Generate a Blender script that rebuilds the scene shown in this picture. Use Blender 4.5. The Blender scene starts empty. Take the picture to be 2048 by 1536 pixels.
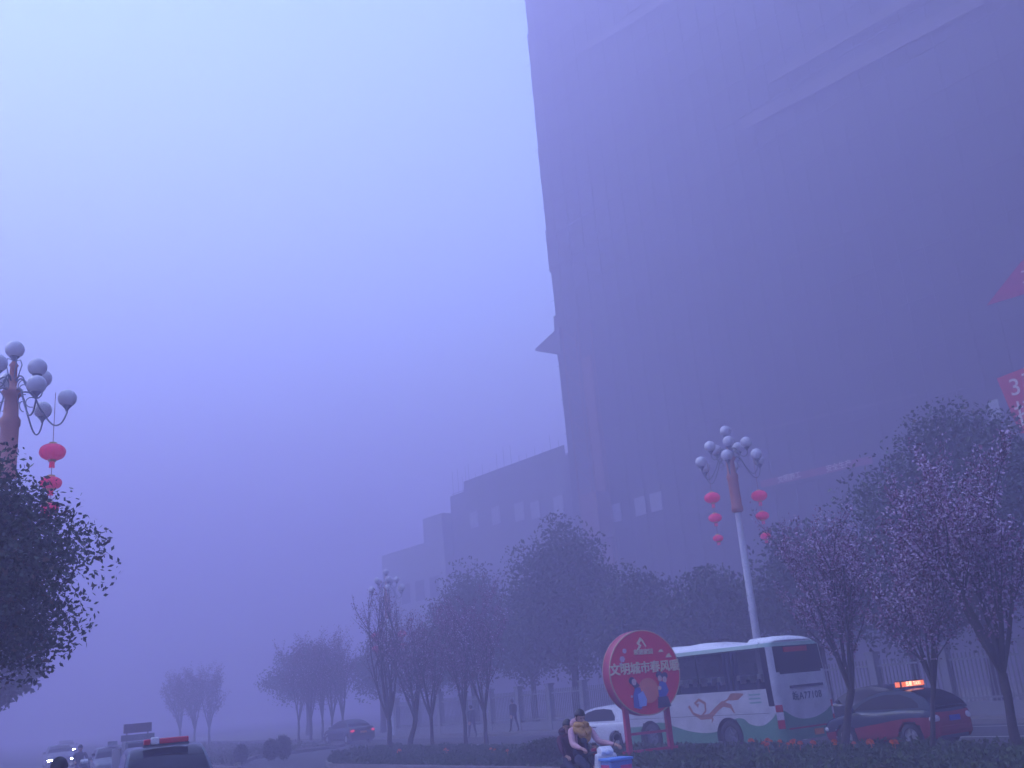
import bpy, bmesh, math, random
import numpy as np
from mathutils import Vector, Matrix

sc = bpy.context.scene
COL = sc.collection
R = math.radians

# ------------------------------------------------------------------ camera
PITCH, ROLL, FPX, EYE = R(17.1), R(5.05), 2000.0, 2.2
cam = bpy.data.cameras.new('camera')
cam_o = bpy.data.objects.new('camera', cam)
COL.objects.link(cam_o)
_r = Vector((1, 0, 0)); _u = Vector((0, -math.sin(PITCH), math.cos(PITCH))); _f = Vector((0, math.cos(PITCH), math.sin(PITCH)))
_R = _r * math.cos(ROLL) - _u * math.sin(ROLL); _U = _u * math.cos(ROLL) + _r * math.sin(ROLL)
cam_o.matrix_world = Matrix(((_R.x, _U.x, -_f.x, 0), (_R.y, _U.y, -_f.y, 0), (_R.z, _U.z, -_f.z, EYE), (0, 0, 0, 1)))
cam.sensor_width = 36; cam.lens = 36 * FPX / 2048; cam.clip_end = 3000
sc.camera = cam_o

# ------------------------------------------------------------------ sky, sun, exposure
world = bpy.data.worlds.new('World'); sc.world = world; world.use_nodes = True
_nt = world.node_tree; _bg = _nt.nodes['Background']
_sky = _nt.nodes.new('ShaderNodeTexSky'); _sky.sky_type = 'NISHITA'; _sky.sun_disc = False
SUN_EL, SUN_AZ = R(38), R(-75)
_sky.sun_elevation = SUN_EL; _sky.sun_rotation = SUN_AZ
_sky.air_density = 1.3; _sky.dust_density = 0.3; _sky.ozone_density = 4.0
_nt.links.new(_sky.outputs[0], _bg.inputs[0]); _bg.inputs[1].default_value = .12
_sun = bpy.data.lights.new('sun', 'SUN'); _sun_o = bpy.data.objects.new('sun', _sun); COL.objects.link(_sun_o)
_sun.energy = .5; _sun.angle = R(50); _sun.color = (1, .98, .95)
_sd = Vector((math.sin(SUN_AZ) * math.cos(SUN_EL), math.cos(SUN_AZ) * math.cos(SUN_EL), math.sin(SUN_EL)))
_sun_o.rotation_euler = _sd.to_track_quat('Z', 'Y').to_euler()
sc.view_settings.view_transform = 'Standard'; sc.view_settings.look = 'None'
sc.view_settings.exposure = 3.08
sc.cycles.volume_bounces = 5; sc.cycles.max_bounces = 8; sc.cycles.diffuse_bounces = 2
sc.cycles.transparent_max_bounces = 8; sc.cycles.use_denoising = True
HAZE_DENSITY, HAZE_COLOR, HAZE_ANISO = .0130, (.63, .56, .785, 1), .22

# ------------------------------------------------------------------ materials
_mats = {}
def mat(name, col, rough=.7, metal=0., var=.18, scale=6., emit=None, estr=0., bump=0., bscale=40., alpha=None, spec=None):
    if name in _mats: return _mats[name]
    m = bpy.data.materials.new(name); m.use_nodes = True; nt = m.node_tree
    b = nt.nodes['Principled BSDF']; b.inputs['Roughness'].default_value = rough; b.inputs['Metallic'].default_value = metal
    if spec is not None: b.inputs['Specular IOR Level'].default_value = spec
    tc = nt.nodes.new('ShaderNodeTexCoord')
    nz = nt.nodes.new('ShaderNodeTexNoise'); nz.inputs['Scale'].default_value = scale; nz.inputs['Detail'].default_value = 5
    nt.links.new(tc.outputs['Object'], nz.inputs['Vector'])
    mx = nt.nodes.new('ShaderNodeMix'); mx.data_type = 'RGBA'
    mx.inputs['A'].default_value = (*[c * (1 - var) for c in col], 1); mx.inputs['B'].default_value = (*[min(1, c * (1 + var)) for c in col], 1)
    nt.links.new(nz.outputs['Fac'], mx.inputs['Factor']); nt.links.new(mx.outputs['Result'], b.inputs['Base Color'])
    if emit:
        b.inputs['Emission Color'].default_value = (*emit, 1); b.inputs['Emission Strength'].default_value = estr
    if alpha is not None: b.inputs['Alpha'].default_value = alpha
    if bump:
        n2 = nt.nodes.new('ShaderNodeTexNoise'); n2.inputs['Scale'].default_value = bscale; n2.inputs['Detail'].default_value = 6
        nt.links.new(tc.outputs['Object'], n2.inputs['Vector'])
        bp = nt.nodes.new('ShaderNodeBump'); bp.inputs['Strength'].default_value = bump; bp.inputs['Distance'].default_value = .05
        nt.links.new(n2.outputs['Fac'], bp.inputs['Height']); nt.links.new(bp.outputs['Normal'], b.inputs['Normal'])
    _mats[name] = m
    return m

def curve_paint(name, above, below, side_pts, rear_pts, xr=(-4., 4.), zr=(0., 3.), rough=.3):
    """two-colour paint whose boundary height follows a curve along the side and another across the rear"""
    m = bpy.data.materials.new(name); m.use_nodes = True; nt = m.node_tree; L = nt.links.new
    b = nt.nodes['Principled BSDF']; b.inputs['Roughness'].default_value = rough
    tc = nt.nodes.new('ShaderNodeTexCoord'); sp = nt.nodes.new('ShaderNodeSeparateXYZ'); L(tc.outputs['Object'], sp.inputs[0])
    sn = nt.nodes.new('ShaderNodeSeparateXYZ'); L(tc.outputs['Normal'], sn.inputs[0])
    def mr(src, a, c):
        n = nt.nodes.new('ShaderNodeMapRange'); n.inputs[1].default_value = a; n.inputs[2].default_value = c; L(src, n.inputs[0]); return n.outputs[0]
    def fc(src, pts, lo, hi):
        n = nt.nodes.new('ShaderNodeFloatCurve'); c = n.mapping.curves[0]
        P = [((p[0] - lo) / (hi - lo), (p[1] - zr[0]) / (zr[1] - zr[0])) for p in pts]
        while len(c.points) < len(P): c.points.new(.5, .5)
        for q, p in zip(c.points, P): q.location = p
        n.mapping.update(); L(src, n.inputs['Value']); return n.outputs[0]
    zs = mr(sp.outputs[2], zr[0], zr[1])
    a = fc(mr(sp.outputs[0], xr[0], xr[1]), side_pts, *xr)
    c = fc(mr(sp.outputs[1], -1.3, 1.3), rear_pts, -1.3, 1.3)
    isr = nt.nodes.new('ShaderNodeMath'); isr.operation = 'LESS_THAN'; L(sn.outputs[0], isr.inputs[0]); isr.inputs[1].default_value = -.6
    mixf = nt.nodes.new('ShaderNodeMix'); mixf.data_type = 'FLOAT'; L(isr.outputs[0], mixf.inputs[0]); L(a, mixf.inputs[2]); L(c, mixf.inputs[3])
    gt = nt.nodes.new('ShaderNodeMath'); gt.operation = 'GREATER_THAN'; L(zs, gt.inputs[0]); L(mixf.outputs[0], gt.inputs[1])
    mc = nt.nodes.new('ShaderNodeMix'); mc.data_type = 'RGBA'; L(gt.outputs[0], mc.inputs['Factor'])
    mc.inputs['A'].default_value = (*below, 1); mc.inputs['B'].default_value = (*above, 1)
    nz = nt.nodes.new('ShaderNodeTexNoise'); nz.inputs['Scale'].default_value = 2.5; nz.inputs['Detail'].default_value = 8; L(tc.outputs['Object'], nz.inputs['Vector'])
    md = nt.nodes.new('ShaderNodeMix'); md.data_type = 'RGBA'; md.blend_type = 'MULTIPLY'; md.inputs['Factor'].default_value = .45
    L(mc.outputs['Result'], md.inputs['A']); L(nz.outputs['Fac'], md.inputs['B']); L(md.outputs['Result'], b.inputs['Base Color'])
    return m

M = dict(
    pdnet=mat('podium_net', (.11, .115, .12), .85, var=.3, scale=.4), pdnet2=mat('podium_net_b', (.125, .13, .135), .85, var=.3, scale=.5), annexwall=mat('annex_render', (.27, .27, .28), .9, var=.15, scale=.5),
    asphalt=mat('asphalt', (.045, .045, .05), .75, var=.35, scale=1.2, bump=.3, bscale=60),
    pavement=mat('paving', (.16, .15, .15), .8, var=.3, scale=3, bump=.2),
    kerb=mat('kerb_stone', (.19, .18, .18), .8, var=.25, scale=4, bump=.2),
    roadpaint=mat('road_paint', (.55, .55, .52), .7, var=.4, scale=5),
    soil=mat('soil', (.035, .03, .022), .95, var=.4, scale=4, bump=.5),
    grass1=mat('grass_dark', (.03, .06, .02), .8, var=.4), grass2=mat('grass_mid', (.055, .085, .03), .8, var=.4),
    bark=mat('bark', (.05, .04, .035), .9, var=.4, scale=12, bump=.6), bark2=mat('bark_grey', (.09, .08, .07), .9, var=.4, scale=12, bump=.6),
    leaf1=mat('leaf_dark', (.022, .04, .018), .6, var=.4, scale=2), leaf2=mat('leaf_mid', (.04, .065, .025), .55, var=.4, scale=2), leaf3=mat('leaf_rust', (.09, .06, .03), .6, var=.4, scale=2),
    blossom1=mat('blossom_pale', (.62, .47, .60), .7, var=.3), blossom2=mat('blossom_pink', (.30, .13, .22), .7, var=.3), budleaf=mat('plum_leaf', (.10, .035, .04), .7, var=.4),
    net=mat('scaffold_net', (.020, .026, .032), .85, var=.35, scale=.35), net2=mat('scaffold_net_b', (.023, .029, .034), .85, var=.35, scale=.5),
    conc=mat('raw_concrete', (.11, .11, .11), .9, var=.3, scale=.8), slab=mat('slab_edge', (.06, .065, .068), .9, var=.3),
    steel=mat('steel_tube', (.024, .028, .033), .85), winpale=mat('pale_opening', (.33, .33, .36), .6, var=.15),
    hoist=mat('hoist_orange', (.15, .055, .035), .7), banner=mat('banner_pale', (.062, .055, .062), .8, var=.6, scale=.9), bannerred=mat('banner_red', (.50, .012, .03), .75, var=.2, scale=3),
    bannertext=mat('banner_text', (.72, .6, .5), .8, var=.1), pinkcloth=mat('pink_cloth', (.34, .03, .09), .8, var=.3, scale=3), white=mat('white_plastic', (.8, .8, .8), .5, var=.08),
    globe=mat('globe_glass', (.62, .60, .62), .35, var=.06), lamppaint=mat('lamp_post_white', (.62, .62, .64), .45, var=.12, scale=3), lamporange=mat('lamp_sleeve_orange', (.48, .17, .10), .5, var=.2, scale=5),
    arm=mat('lamp_arm_grey', (.16, .17, .20), .45, .3), silk=mat('lantern_silk', (.72, .004, .09), .6, var=.15, scale=8, emit=(.8, .0, .16), estr=.03), gold=mat('lantern_gold', (.55, .35, .1), .5, .3), cord=mat('cord', (.25, .05, .05), .8),
    fence=mat('fence_paint', (.20, .20, .22), .6, var=.2), wallpale=mat('render_wall', (.22, .22, .24), .9, var=.2, scale=1),
    signred=mat('sign_red', (.86, .006, .045), .45, var=.12, scale=2), signrim=mat('sign_rim_red', (.45, .012, .06), .5, var=.2, scale=3), signedge=mat('sign_edge_gold', (.62, .40, .22), .45, .2), signgold=mat('sign_gold', (.92, .70, .42), .5, var=.12),
    figblue=mat('figure_blue', (.06, .12, .45), .6), figpale=mat('figure_pale', (.3, .42, .8), .6), figdark=mat('figure_dark', (.04, .03, .09), .6), figskin=mat('figure_skin', (.72, .48, .42), .6), signorange=mat('sign_orange', (.85, .22, .12), .6), petal=mat('sign_petal', (.75, .45, .55), .6),
    rubber=mat('rubber', (.02, .02, .022), .8), rim=mat('wheel_rim', (.42, .42, .44), .35, .6), darkplastic=mat('dark_plastic', (.025, .025, .03), .5), chrome=mat('chrome', (.6, .6, .62), .2, 1.),
    glass=mat('car_glass', (.008, .010, .018), .12, var=.1, spec=.12), busglass=mat('bus_glass', (.012, .018, .035), .1, alpha=.66, spec=.25),
    bluelid=mat('blue_plastic', (.12, .3, .72), .4), seat=mat('bus_seat', (.05, .07, .16), .9), headrest=mat('headrest_cover', (.85, .85, .88), .9), curtain=mat('bus_curtain', (.08, .1, .28), .9),
    busroof=mat('bus_roof_white', (.72, .72, .72), .35, var=.15, scale=2), busgreen=mat('bus_green', (.17, .30, .24), .35, var=.15), busred=mat('bus_red_stripe', (.42, .03, .04), .4), decal=mat('decal_brown', (.36, .16, .10), .6, var=.35, scale=6), decaltext=mat('decal_green_text', (.2, .38, .34), .6), ink=mat('number_ink', (.04, .08, .12), .6),
    tail=mat('tail_red', (.45, .01, .015), .25), taillit=mat('tail_lit', (.5, .02, .03), .3, emit=(1, .02, .08), estr=.12), taillens=mat('tail_clear', (.6, .55, .58), .2), amber=mat('amber_plate', (.72, .24, .03), .5), platebl=mat('plate_blue', (.02, .07, .42), .4),
    silver=mat('paint_silverwhite', (.66, .67, .70), .3, var=.05), pdark=mat('paint_dark', (.03, .035, .045), .25, var=.1), pgrey=mat('paint_grey', (.12, .13, .16), .3, var=.1), pwhite=mat('paint_white', (.7, .7, .72), .3, var=.06),
    lampon=mat('headlamp_lit', (1, 1, 1), .3, emit=(.9, .95, 1), estr=26.), lampon2=mat('headlamp_lit_amber', (1, .8, .6), .3, emit=(1, .55, .25), estr=2.5), lampoff=mat('headlamp_clear', (.7, .72, .75), .15),
    led=mat('led_panel', (.3, .05, .02), .5, emit=(1, .2, .06), estr=.16), ledtext=mat('led_text', (1, .5, .3), .5, emit=(1, .5, .3), estr=.45),
    barred=mat('lightbar_red', (.62, .01, .03), .25), barwhite=mat('lightbar_white', (.75, .72, .74), .3),
    skin=mat('skin', (.50, .28, .20), .55, var=.08), hair=mat('hair', (.012, .01, .01), .5), pinkcoat=mat('coat_pink', (.60, .34, .36), .85, var=.12, scale=9), scarf=mat('scarf_mustard', (.52, .28, .07), .95, var=.3, scale=14), jumper=mat('jumper_dark', (.06, .025, .04), .9),
    purplecoat=mat('coat_plum', (.075, .022, .045), .9, var=.25), navy=mat('trousers_navy', (.03, .035, .07), .9), shoe=mat('shoe', (.02, .02, .02), .6), redcloth=mat('coat_red', (.30, .03, .05), .9), greycloth=mat('coat_grey', (.08, .08, .1), .9), blackcloth=mat('coat_black', (.02, .02, .025), .9),
    lips=mat('lips', (.42, .09, .09), .5), marig=mat('marigold', (.80, .16, .03), .8, var=.25, scale=30), boxpink=mat('box_pink_print', (.6, .08, .22), .6, var=.35, scale=18), boxblue=mat('box_blue', (.14, .24, .55), .5, var=.2, scale=10), signgrey=mat('board_grey', (.14, .09, .11), .6),
)

# ------------------------------------------------------------------ mesh helpers
class MB:
    """collects geometry, links it as ONE mesh object"""
    def __init__(s): s.v = []; s.f = []; s.m = []; s.sm = []
    def add(s, vs, fs, mi=0, smooth=False):
        k = len(s.v); s.v += [tuple(p) for p in vs]; s.f += [tuple(i + k for i in f) for f in fs]; s.m += [mi] * len(fs); s.sm += [smooth] * len(fs); return s
    def box(s, x0, x1, y0, y1, z0, z1, mi=0, mtx=None):
        vs = [Vector((x, y, z)) for x in (x0, x1) for y in (y0, y1) for z in (z0, z1)]
        if mtx is not None: vs = [mtx @ p for p in vs]
        return s.add(vs, [(0, 1, 3, 2), (4, 6, 7, 5), (0, 4, 5, 1), (2, 3, 7, 6), (0, 2, 6, 4), (1, 5, 7, 3)], mi)
    def tube(s, pts, rad, seg=8, mi=0, caps=True):
        pts = [Vector(p) for p in pts]; n = len(pts)
        if not hasattr(rad, '__len__'): rad = [rad] * n
        vs = []; prev = None
        for i, p in enumerate(pts):
            t = (pts[min(i + 1, n - 1)] - pts[max(i - 1, 0)]).normalized()
            a = Vector((0, 0, 1)) if abs(t.z) < .95 else Vector((1, 0, 0))
            if prev is not None: a = prev
            x = (a - t * a.dot(t)).normalized(); y = t.cross(x); prev = x
            for k in range(seg):
                q = 2 * math.pi * k / seg; vs.append(p + (x * math.cos(q) + y * math.sin(q)) * rad[i])
        fs = [(i * seg + k, i * seg + (k + 1) % seg, (i + 1) * seg + (k + 1) % seg, (i + 1) * seg + k) for i in range(n - 1) for k in range(seg)]
        s.add(vs, fs, mi, True)
        if caps: s.add(vs[:seg], [tuple(range(seg - 1, -1, -1))], mi); s.add(vs[-seg:], [tuple(range(seg))], mi)
        return s
    def lathe(s, prof, seg=24, mi=0, mtx=None, smooth=True):
        vs = []
        for r, z in prof:
            for k in range(seg):
                q = 2 * math.pi * k / seg; p = Vector((r * math.cos(q), r * math.sin(q), z)); vs.append(mtx @ p if mtx is not None else p)
        n = len(prof)
        fs = [(i * seg + k, i * seg + (k + 1) % seg, (i + 1) * seg + (k + 1) % seg, (i + 1) * seg + k) for i in range(n - 1) for k in range(seg)]
        return s.add(vs, fs, mi, smooth)
    def ball(s, c, rx, ry=None, rz=None, seg=16, rings=10, mi=0, mtx=None):
        ry = ry or rx; rz = rz or rx; c = Vector(c)
        vs = []; T = mtx if mtx is not None else Matrix.Identity(4)
        for i in range(rings + 1):
            a = math.pi * i / rings
            for k in range(seg):
                q = 2 * math.pi * k / seg; vs.append(c + (T @ Vector((rx * math.sin(a) * math.cos(q), ry * math.sin(a) * math.sin(q), rz * math.cos(a)))))
        fs = [(i * seg + k, (i + 1) * seg + k, (i + 1) * seg + (k + 1) % seg, i * seg + (k + 1) % seg) for i in range(rings) for k in range(seg)]
        return s.add(vs, fs, mi, True)
    def prism(s, poly, h0, h1, mi=0, mtx=None):
        """poly in local XZ plane extruded along Y from h0 to h1"""
        n = len(poly); vs = [Vector((x, h, z)) for h in (h0, h1) for x, z in poly]
        if mtx is not None: vs = [mtx @ p for p in vs]
        fs = [tuple(range(n)), tuple(range(2 * n - 1, n - 1, -1))] + [(i, i + n, (i + 1) % n + n, (i + 1) % n) for i in range(n)]
        return s.add(vs, fs, mi)
    def build(s, name, mats, parent=None, merge=False, normals=True, bevel=0):
        me = bpy.data.meshes.new(name); me.from_pydata(s.v, [], s.f)
        if not isinstance(mats, (list, tuple)): mats = [mats]
        for m in mats: me.materials.append(m)
        me.polygons.foreach_set('material_index', s.m); me.polygons.foreach_set('use_smooth', s.sm)
        if merge or normals:
            b = bmesh.new(); b.from_mesh(me)
            if merge: bmesh.ops.remove_doubles(b, verts=b.verts, dist=1e-4)
            bmesh.ops.recalc_face_normals(b, faces=b.faces); b.to_mesh(me); b.free()
        o = bpy.data.objects.new(name, me); COL.objects.link(o)
        if parent is not None: o.parent = parent
        if bevel:
            md = o.modifiers.new('bevel', 'BEVEL'); md.width = bevel; md.segments = 2; md.limit_method = 'ANGLE'
        return o

def quads(name, P, U, V, mi, mats, parent=None):
    """many small four-sided leaves: centre P, half axes U and V (arrays)"""
    n = len(P)
    vs = np.empty((n, 4, 3), dtype=np.float32); vs[:, 0] = P - U; vs[:, 1] = P + V * .6 - U * .1; vs[:, 2] = P + U; vs[:, 3] = P - V * .6 - U * .1
    me = bpy.data.meshes.new(name); me.vertices.add(n * 4); me.vertices.foreach_set('co', vs.ravel())
    me.loops.add(n * 4); me.loops.foreach_set('vertex_index', np.arange(n * 4, dtype=np.int32))
    me.polygons.add(n); me.polygons.foreach_set('loop_start', np.arange(0, n * 4, 4, dtype=np.int32)); me.polygons.foreach_set('loop_total', np.full(n, 4, dtype=np.int32))
    for m in mats: me.materials.append(m)
    me.polygons.foreach_set('material_index', np.asarray(mi, dtype=np.int32)); me.update(calc_edges=True); me.validate()
    o = bpy.data.objects.new(name, me); COL.objects.link(o)
    if parent is not None: o.parent = parent
    return o

def tag(o, label=None, cat=None, group=None, kind=None):
    if label: o['label'] = label
    if cat: o['category'] = cat
    if group: o['group'] = group
    if kind: o['kind'] = kind
    return o
def thing(name, label, cat, loc=(0, 0, 0), rz=0., group=None):
    o = bpy.data.objects.new(name, None); COL.objects.link(o); o.empty_display_size = .3
    o.location = loc; o.rotation_euler = (0, 0, rz); return tag(o, label, cat, group)
def copy_tree(o, parent=None):
    c = o.copy(); COL.objects.link(c)
    if parent is not None: c.parent = parent
    for ch in list(o.children): copy_tree(ch, c)
    return c
def struct(o): o['kind'] = 'structure'; return o

def text_mesh(name, body, size, m, parent=None, mtx=None, extrude=.004, spacing=1., bold=0., fat=0.):
    c = bpy.data.curves.new(name, 'FONT'); c.body = body; c.size = size; c.extrude = extrude; c.align_x = 'CENTER'; c.align_y = 'CENTER'; c.space_character = spacing; c.offset = bold
    t = bpy.data.objects.new(name + '_src', c); COL.objects.link(t)
    dg = bpy.context.evaluated_depsgraph_get(); me = bpy.data.meshes.new_from_object(t.evaluated_get(dg)); me.name = name
    bpy.data.objects.remove(t); me.materials.clear(); me.materials.append(m)
    if fat:      # thicker strokes: the same outline laid five times, a little apart
        b = bmesh.new()
        for k, (dx, dy) in enumerate(((0, 0), (1, 1), (-1, 1), (1, -1), (-1, -1))):
            m2 = me.copy(); m2.transform(Matrix.Translation((dx * fat, dy * fat, -.0012 * k))); b.from_mesh(m2); bpy.data.meshes.remove(m2)
        b.to_mesh(me); b.free()
    if mtx is not None: me.transform(mtx)
    o = bpy.data.objects.new(name, me); COL.objects.link(o)
    if parent is not None: o.parent = parent
    return o

# street frame: D along the road (away, to the left), N across it (to the right)
AZ = R(35); D = Vector((-math.sin(AZ), math.cos(AZ), 0)); N = Vector((math.cos(AZ), math.sin(AZ), 0))
AZF = R(39); DF = Vector((-math.sin(AZF), math.cos(AZF), 0)); NF = Vector((math.cos(AZF), math.sin(AZF), 0))
ROT = R(90) + AZ            # local +X along D, local +Y towards the near pavement
ROTF = R(90) + AZF
def S(s, n, z=0.): return D * s + N * n + Vector((0, 0, z))
def FW(s, n, z=0.): return DF * s + NF * n + Vector((0, 0, z))

# ------------------------------------------------------------------ ground
def sheet(name, poly, z, m, drop=None):
    """flat sheet from street coordinates; drop gives it a side going down"""
    mb = MB(); top = [S(a, b, z) for a, b in poly]; n = len(top); mb.add(top, [tuple(range(n))])
    if drop is not None:
        bot = [S(a, b, drop) for a, b in poly]; mb.add(top + bot, [(i, i + n, (i + 1) % n + n, (i + 1) % n) for i in range(n)])
    return struct(mb.build(name, m))
g = MB(); g.box(-700, 700, -500, 1400, -.5, 0); struct(g.build('ground', M['asphalt']))
def kerbline(pts, z=.15, w=.16):
    """a run of kerb stones following street points"""
    mb = MB()
    for (a, b), (c, d) in zip(pts, pts[1:]):
        p, q = S(a, b), S(c, d); t = (q - p).normalized(); nn = Vector((-t.y, t.x, 0)) * w / 2
        mb.add([p + nn, q + nn, q - nn, p - nn] + [x + Vector((0, 0, z)) for x in (p + nn, q + nn, q - nn, p - nn)], [(4, 5, 6, 7), (0, 1, 5, 4), (2, 3, 7, 6), (1, 2, 6, 5), (3, 0, 4, 7)])
    return struct(mb.build('kerb', M['kerb']))
sheet('near_pavement', [(-20, -14), (-20, 3.9), (260, 3.9), (260, -14)], .13, M['pavement'], -.02)
kerbline([(-20, 4.0), (260, 4.0)])
sheet('far_pavement', [(-20, 30.7), (-20, 60), (70, 60), (140, 60), (140, 34.5), (70, 31.5)], .13, M['pavement'], -.02)
kerbline([(-20, 30.6), (70, 31.4), (140, 34.4)])
BED1 = [(3, 17.0), (38.6, 16.9), (40.6, 17.6), (44.5, 19.5), (48, 22.0), (47.4, 23.3), (38, 22.7), (30, 21.9), (3, 21.9)]
BED2 = [(44.5, 15.3), (47.8, 16.2), (54.5, 19.5), (56, 22.5), (58, 26.2), (75, 27.5), (130, 32.5), (150, 28), (110, 19)]
sheet('median_bed', BED1, .12, M['soil'], -.02); kerbline(BED1 + BED1[:1], .17)
sheet('median_bed', BED2, .12, M['soil'], -.02); kerbline(BED2 + BED2[:1], .17)
mk = MB()
for i in range(16):
    for nn in (10.4, 26.3):
        a = i * 9 - 4; p = [S(a, nn - .07, .004), S(a + 4, nn - .07, .004), S(a + 4, nn + .07, .004), S(a, nn + .07, .004)]; mk.add(p, [(0, 1, 2, 3)])
for nn in (16.3, 22.5 - .35, 4.7, 29.9):
    mk.add([S(-15, nn - .06, .004), S(39, nn - .06, .004), S(39, nn + .06, .004), S(-15, nn + .06, .004)], [(0, 1, 2, 3)])
struct(mk.build('road_markings', M['roadpaint']))

rng = np.random.default_rng(7)
def rand_units(n, r=rng):
    v = r.normal(size=(n, 3)); return v / np.linalg.norm(v, axis=1)[:, None]
def leaf_axes(n, ln, wd, r=rng, up=None):
    a = rand_units(n, r)
    if up is not None: a = a + up; a /= np.linalg.norm(a, axis=1)[:, None]
    b = np.cross(a, rand_units(n, r)); b /= np.linalg.norm(b, axis=1)[:, None]
    k = r.uniform(.6, 1.3, (n, 1)); return a * ln * k, b * wd * k

def in_poly(px, py, poly):
    c = np.zeros(len(px), bool); j = len(poly) - 1
    for i in range(len(poly)):
        xi, yi = poly[i]; xj, yj = poly[j]
        c ^= ((yi > py) != (yj > py)) & (px < (xj - xi) * (py - yi) / (yj - yi + 1e-12) + xi); j = i
    return c
def cover(poly, n, h, label, seed):
    r = np.random.default_rng(seed); P = np.array(poly); lo, hi = P.min(0), P.max(0)
    # denser where the picture is larger
    s = lo[0] + (hi[0] - lo[0]) * r.random(n) ** 1.25; m = r.uniform(lo[1], hi[1], n); ok = in_poly(s, m, poly); s, m = s[ok], m[ok]
    hh = h * (.55 + .45 * np.sin(s * 1.9 + np.sin(m * 2.3) * 2) * np.cos(m * 1.7 + s * .6)) + .05
    z = .12 + r.random(len(s)) ** .6 * np.maximum(hh, .08)
    pos = s[:, None] * np.array(D) + m[:, None] * np.array(N); pos[:, 2] = z
    a, b = leaf_axes(len(s), .07, .05, r, up=np.array([0, 0, .8]))
    o = quads('ground_cover', pos, a, b, r.integers(0, 2, len(s)), [M['grass1'], M['grass2']]); tag(o, kind='stuff'); return o
cover(BED1, 60000, .26, '', 11); cover(BED2, 26000, .3, '', 12)

# ------------------------------------------------------------------ plants
def leafy_tree(label, loc, h, w, base, n=6000, leaf=.16, seed=1, group=None, clumps=60, rust=.04, name='evergreen_tree', lean=(0, 0), wy=None, shape=1.0, boxy=0.):
    r = np.random.default_rng(seed); rd = random.Random(seed)
    t = thing(name, label, 'tree', loc, 0, group)
    w *= 1.18; wy = wy or w; cz = (h + base) / 2; rz = (h - base) / 2
    tr = MB(); tw = .045 * w / 2 + .06
    top = Vector((lean[0], lean[1], cz + rz * .55))
    pts = [Vector((0, 0, 0)), Vector((lean[0] * .2 + rd.uniform(-.1, .1), lean[1] * .2, base * .5)), Vector((lean[0] * .5, lean[1] * .5, base + .3)), Vector((lean[0] * .8, lean[1] * .8, cz)), top]
    tr.tube(pts, [tw * 1.35, tw, tw * .8, tw * .5, tw * .15], 8)
    cs = []
    for i in range(clumps):
        u = Vector(rand_units(1, r)[0]); rr = r.uniform(.3, .86)
        k = (1 - .28 * max(0, u.z) * shape) * (1 + boxy * u.z * u.z * (1 if u.z < 0 else .3)); c = Vector((lean[0] + u.x * w / 2 * rr * k, lean[1] + u.y * wy / 2 * rr * k, cz + u.z * rz * rr)); cs.append(c)
        if i % 4 == 0:
            st = pts[2].lerp(pts[3], rd.random()); mid = st.lerp(c, .5) + Vector((0, 0, -.1 * rz * .3)); tr.tube([st, mid, st.lerp(c, .92)], [tw * .38, tw * .22, tw * .06], 5)
    tr.build('trunk', M['bark'], t)
    per = n // clumps; P = []; mi = []
    for c in cs:
        cr = r.uniform(.15, .25) * min(w, 2 * rz); q = rand_units(per, r) * (r.random((per, 1)) ** .45) * cr * np.array([1, 1, .72]); P.append(q + np.array(c))
        a = r.random(); base_m = 0 if a < .55 else 1
        mm = np.full(per, base_m); mm[r.random(per) < .25] = 1 - base_m; mm[r.random(per) < rust] = 2; mi.append(mm)
    P = np.concatenate(P); a, b = leaf_axes(len(P), leaf / 2, leaf / 2.3, r)
    quads('crown', P, a, b, np.concatenate(mi), [M['leaf1'], M['leaf2'], M['leaf3']], t)
    return t

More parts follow.
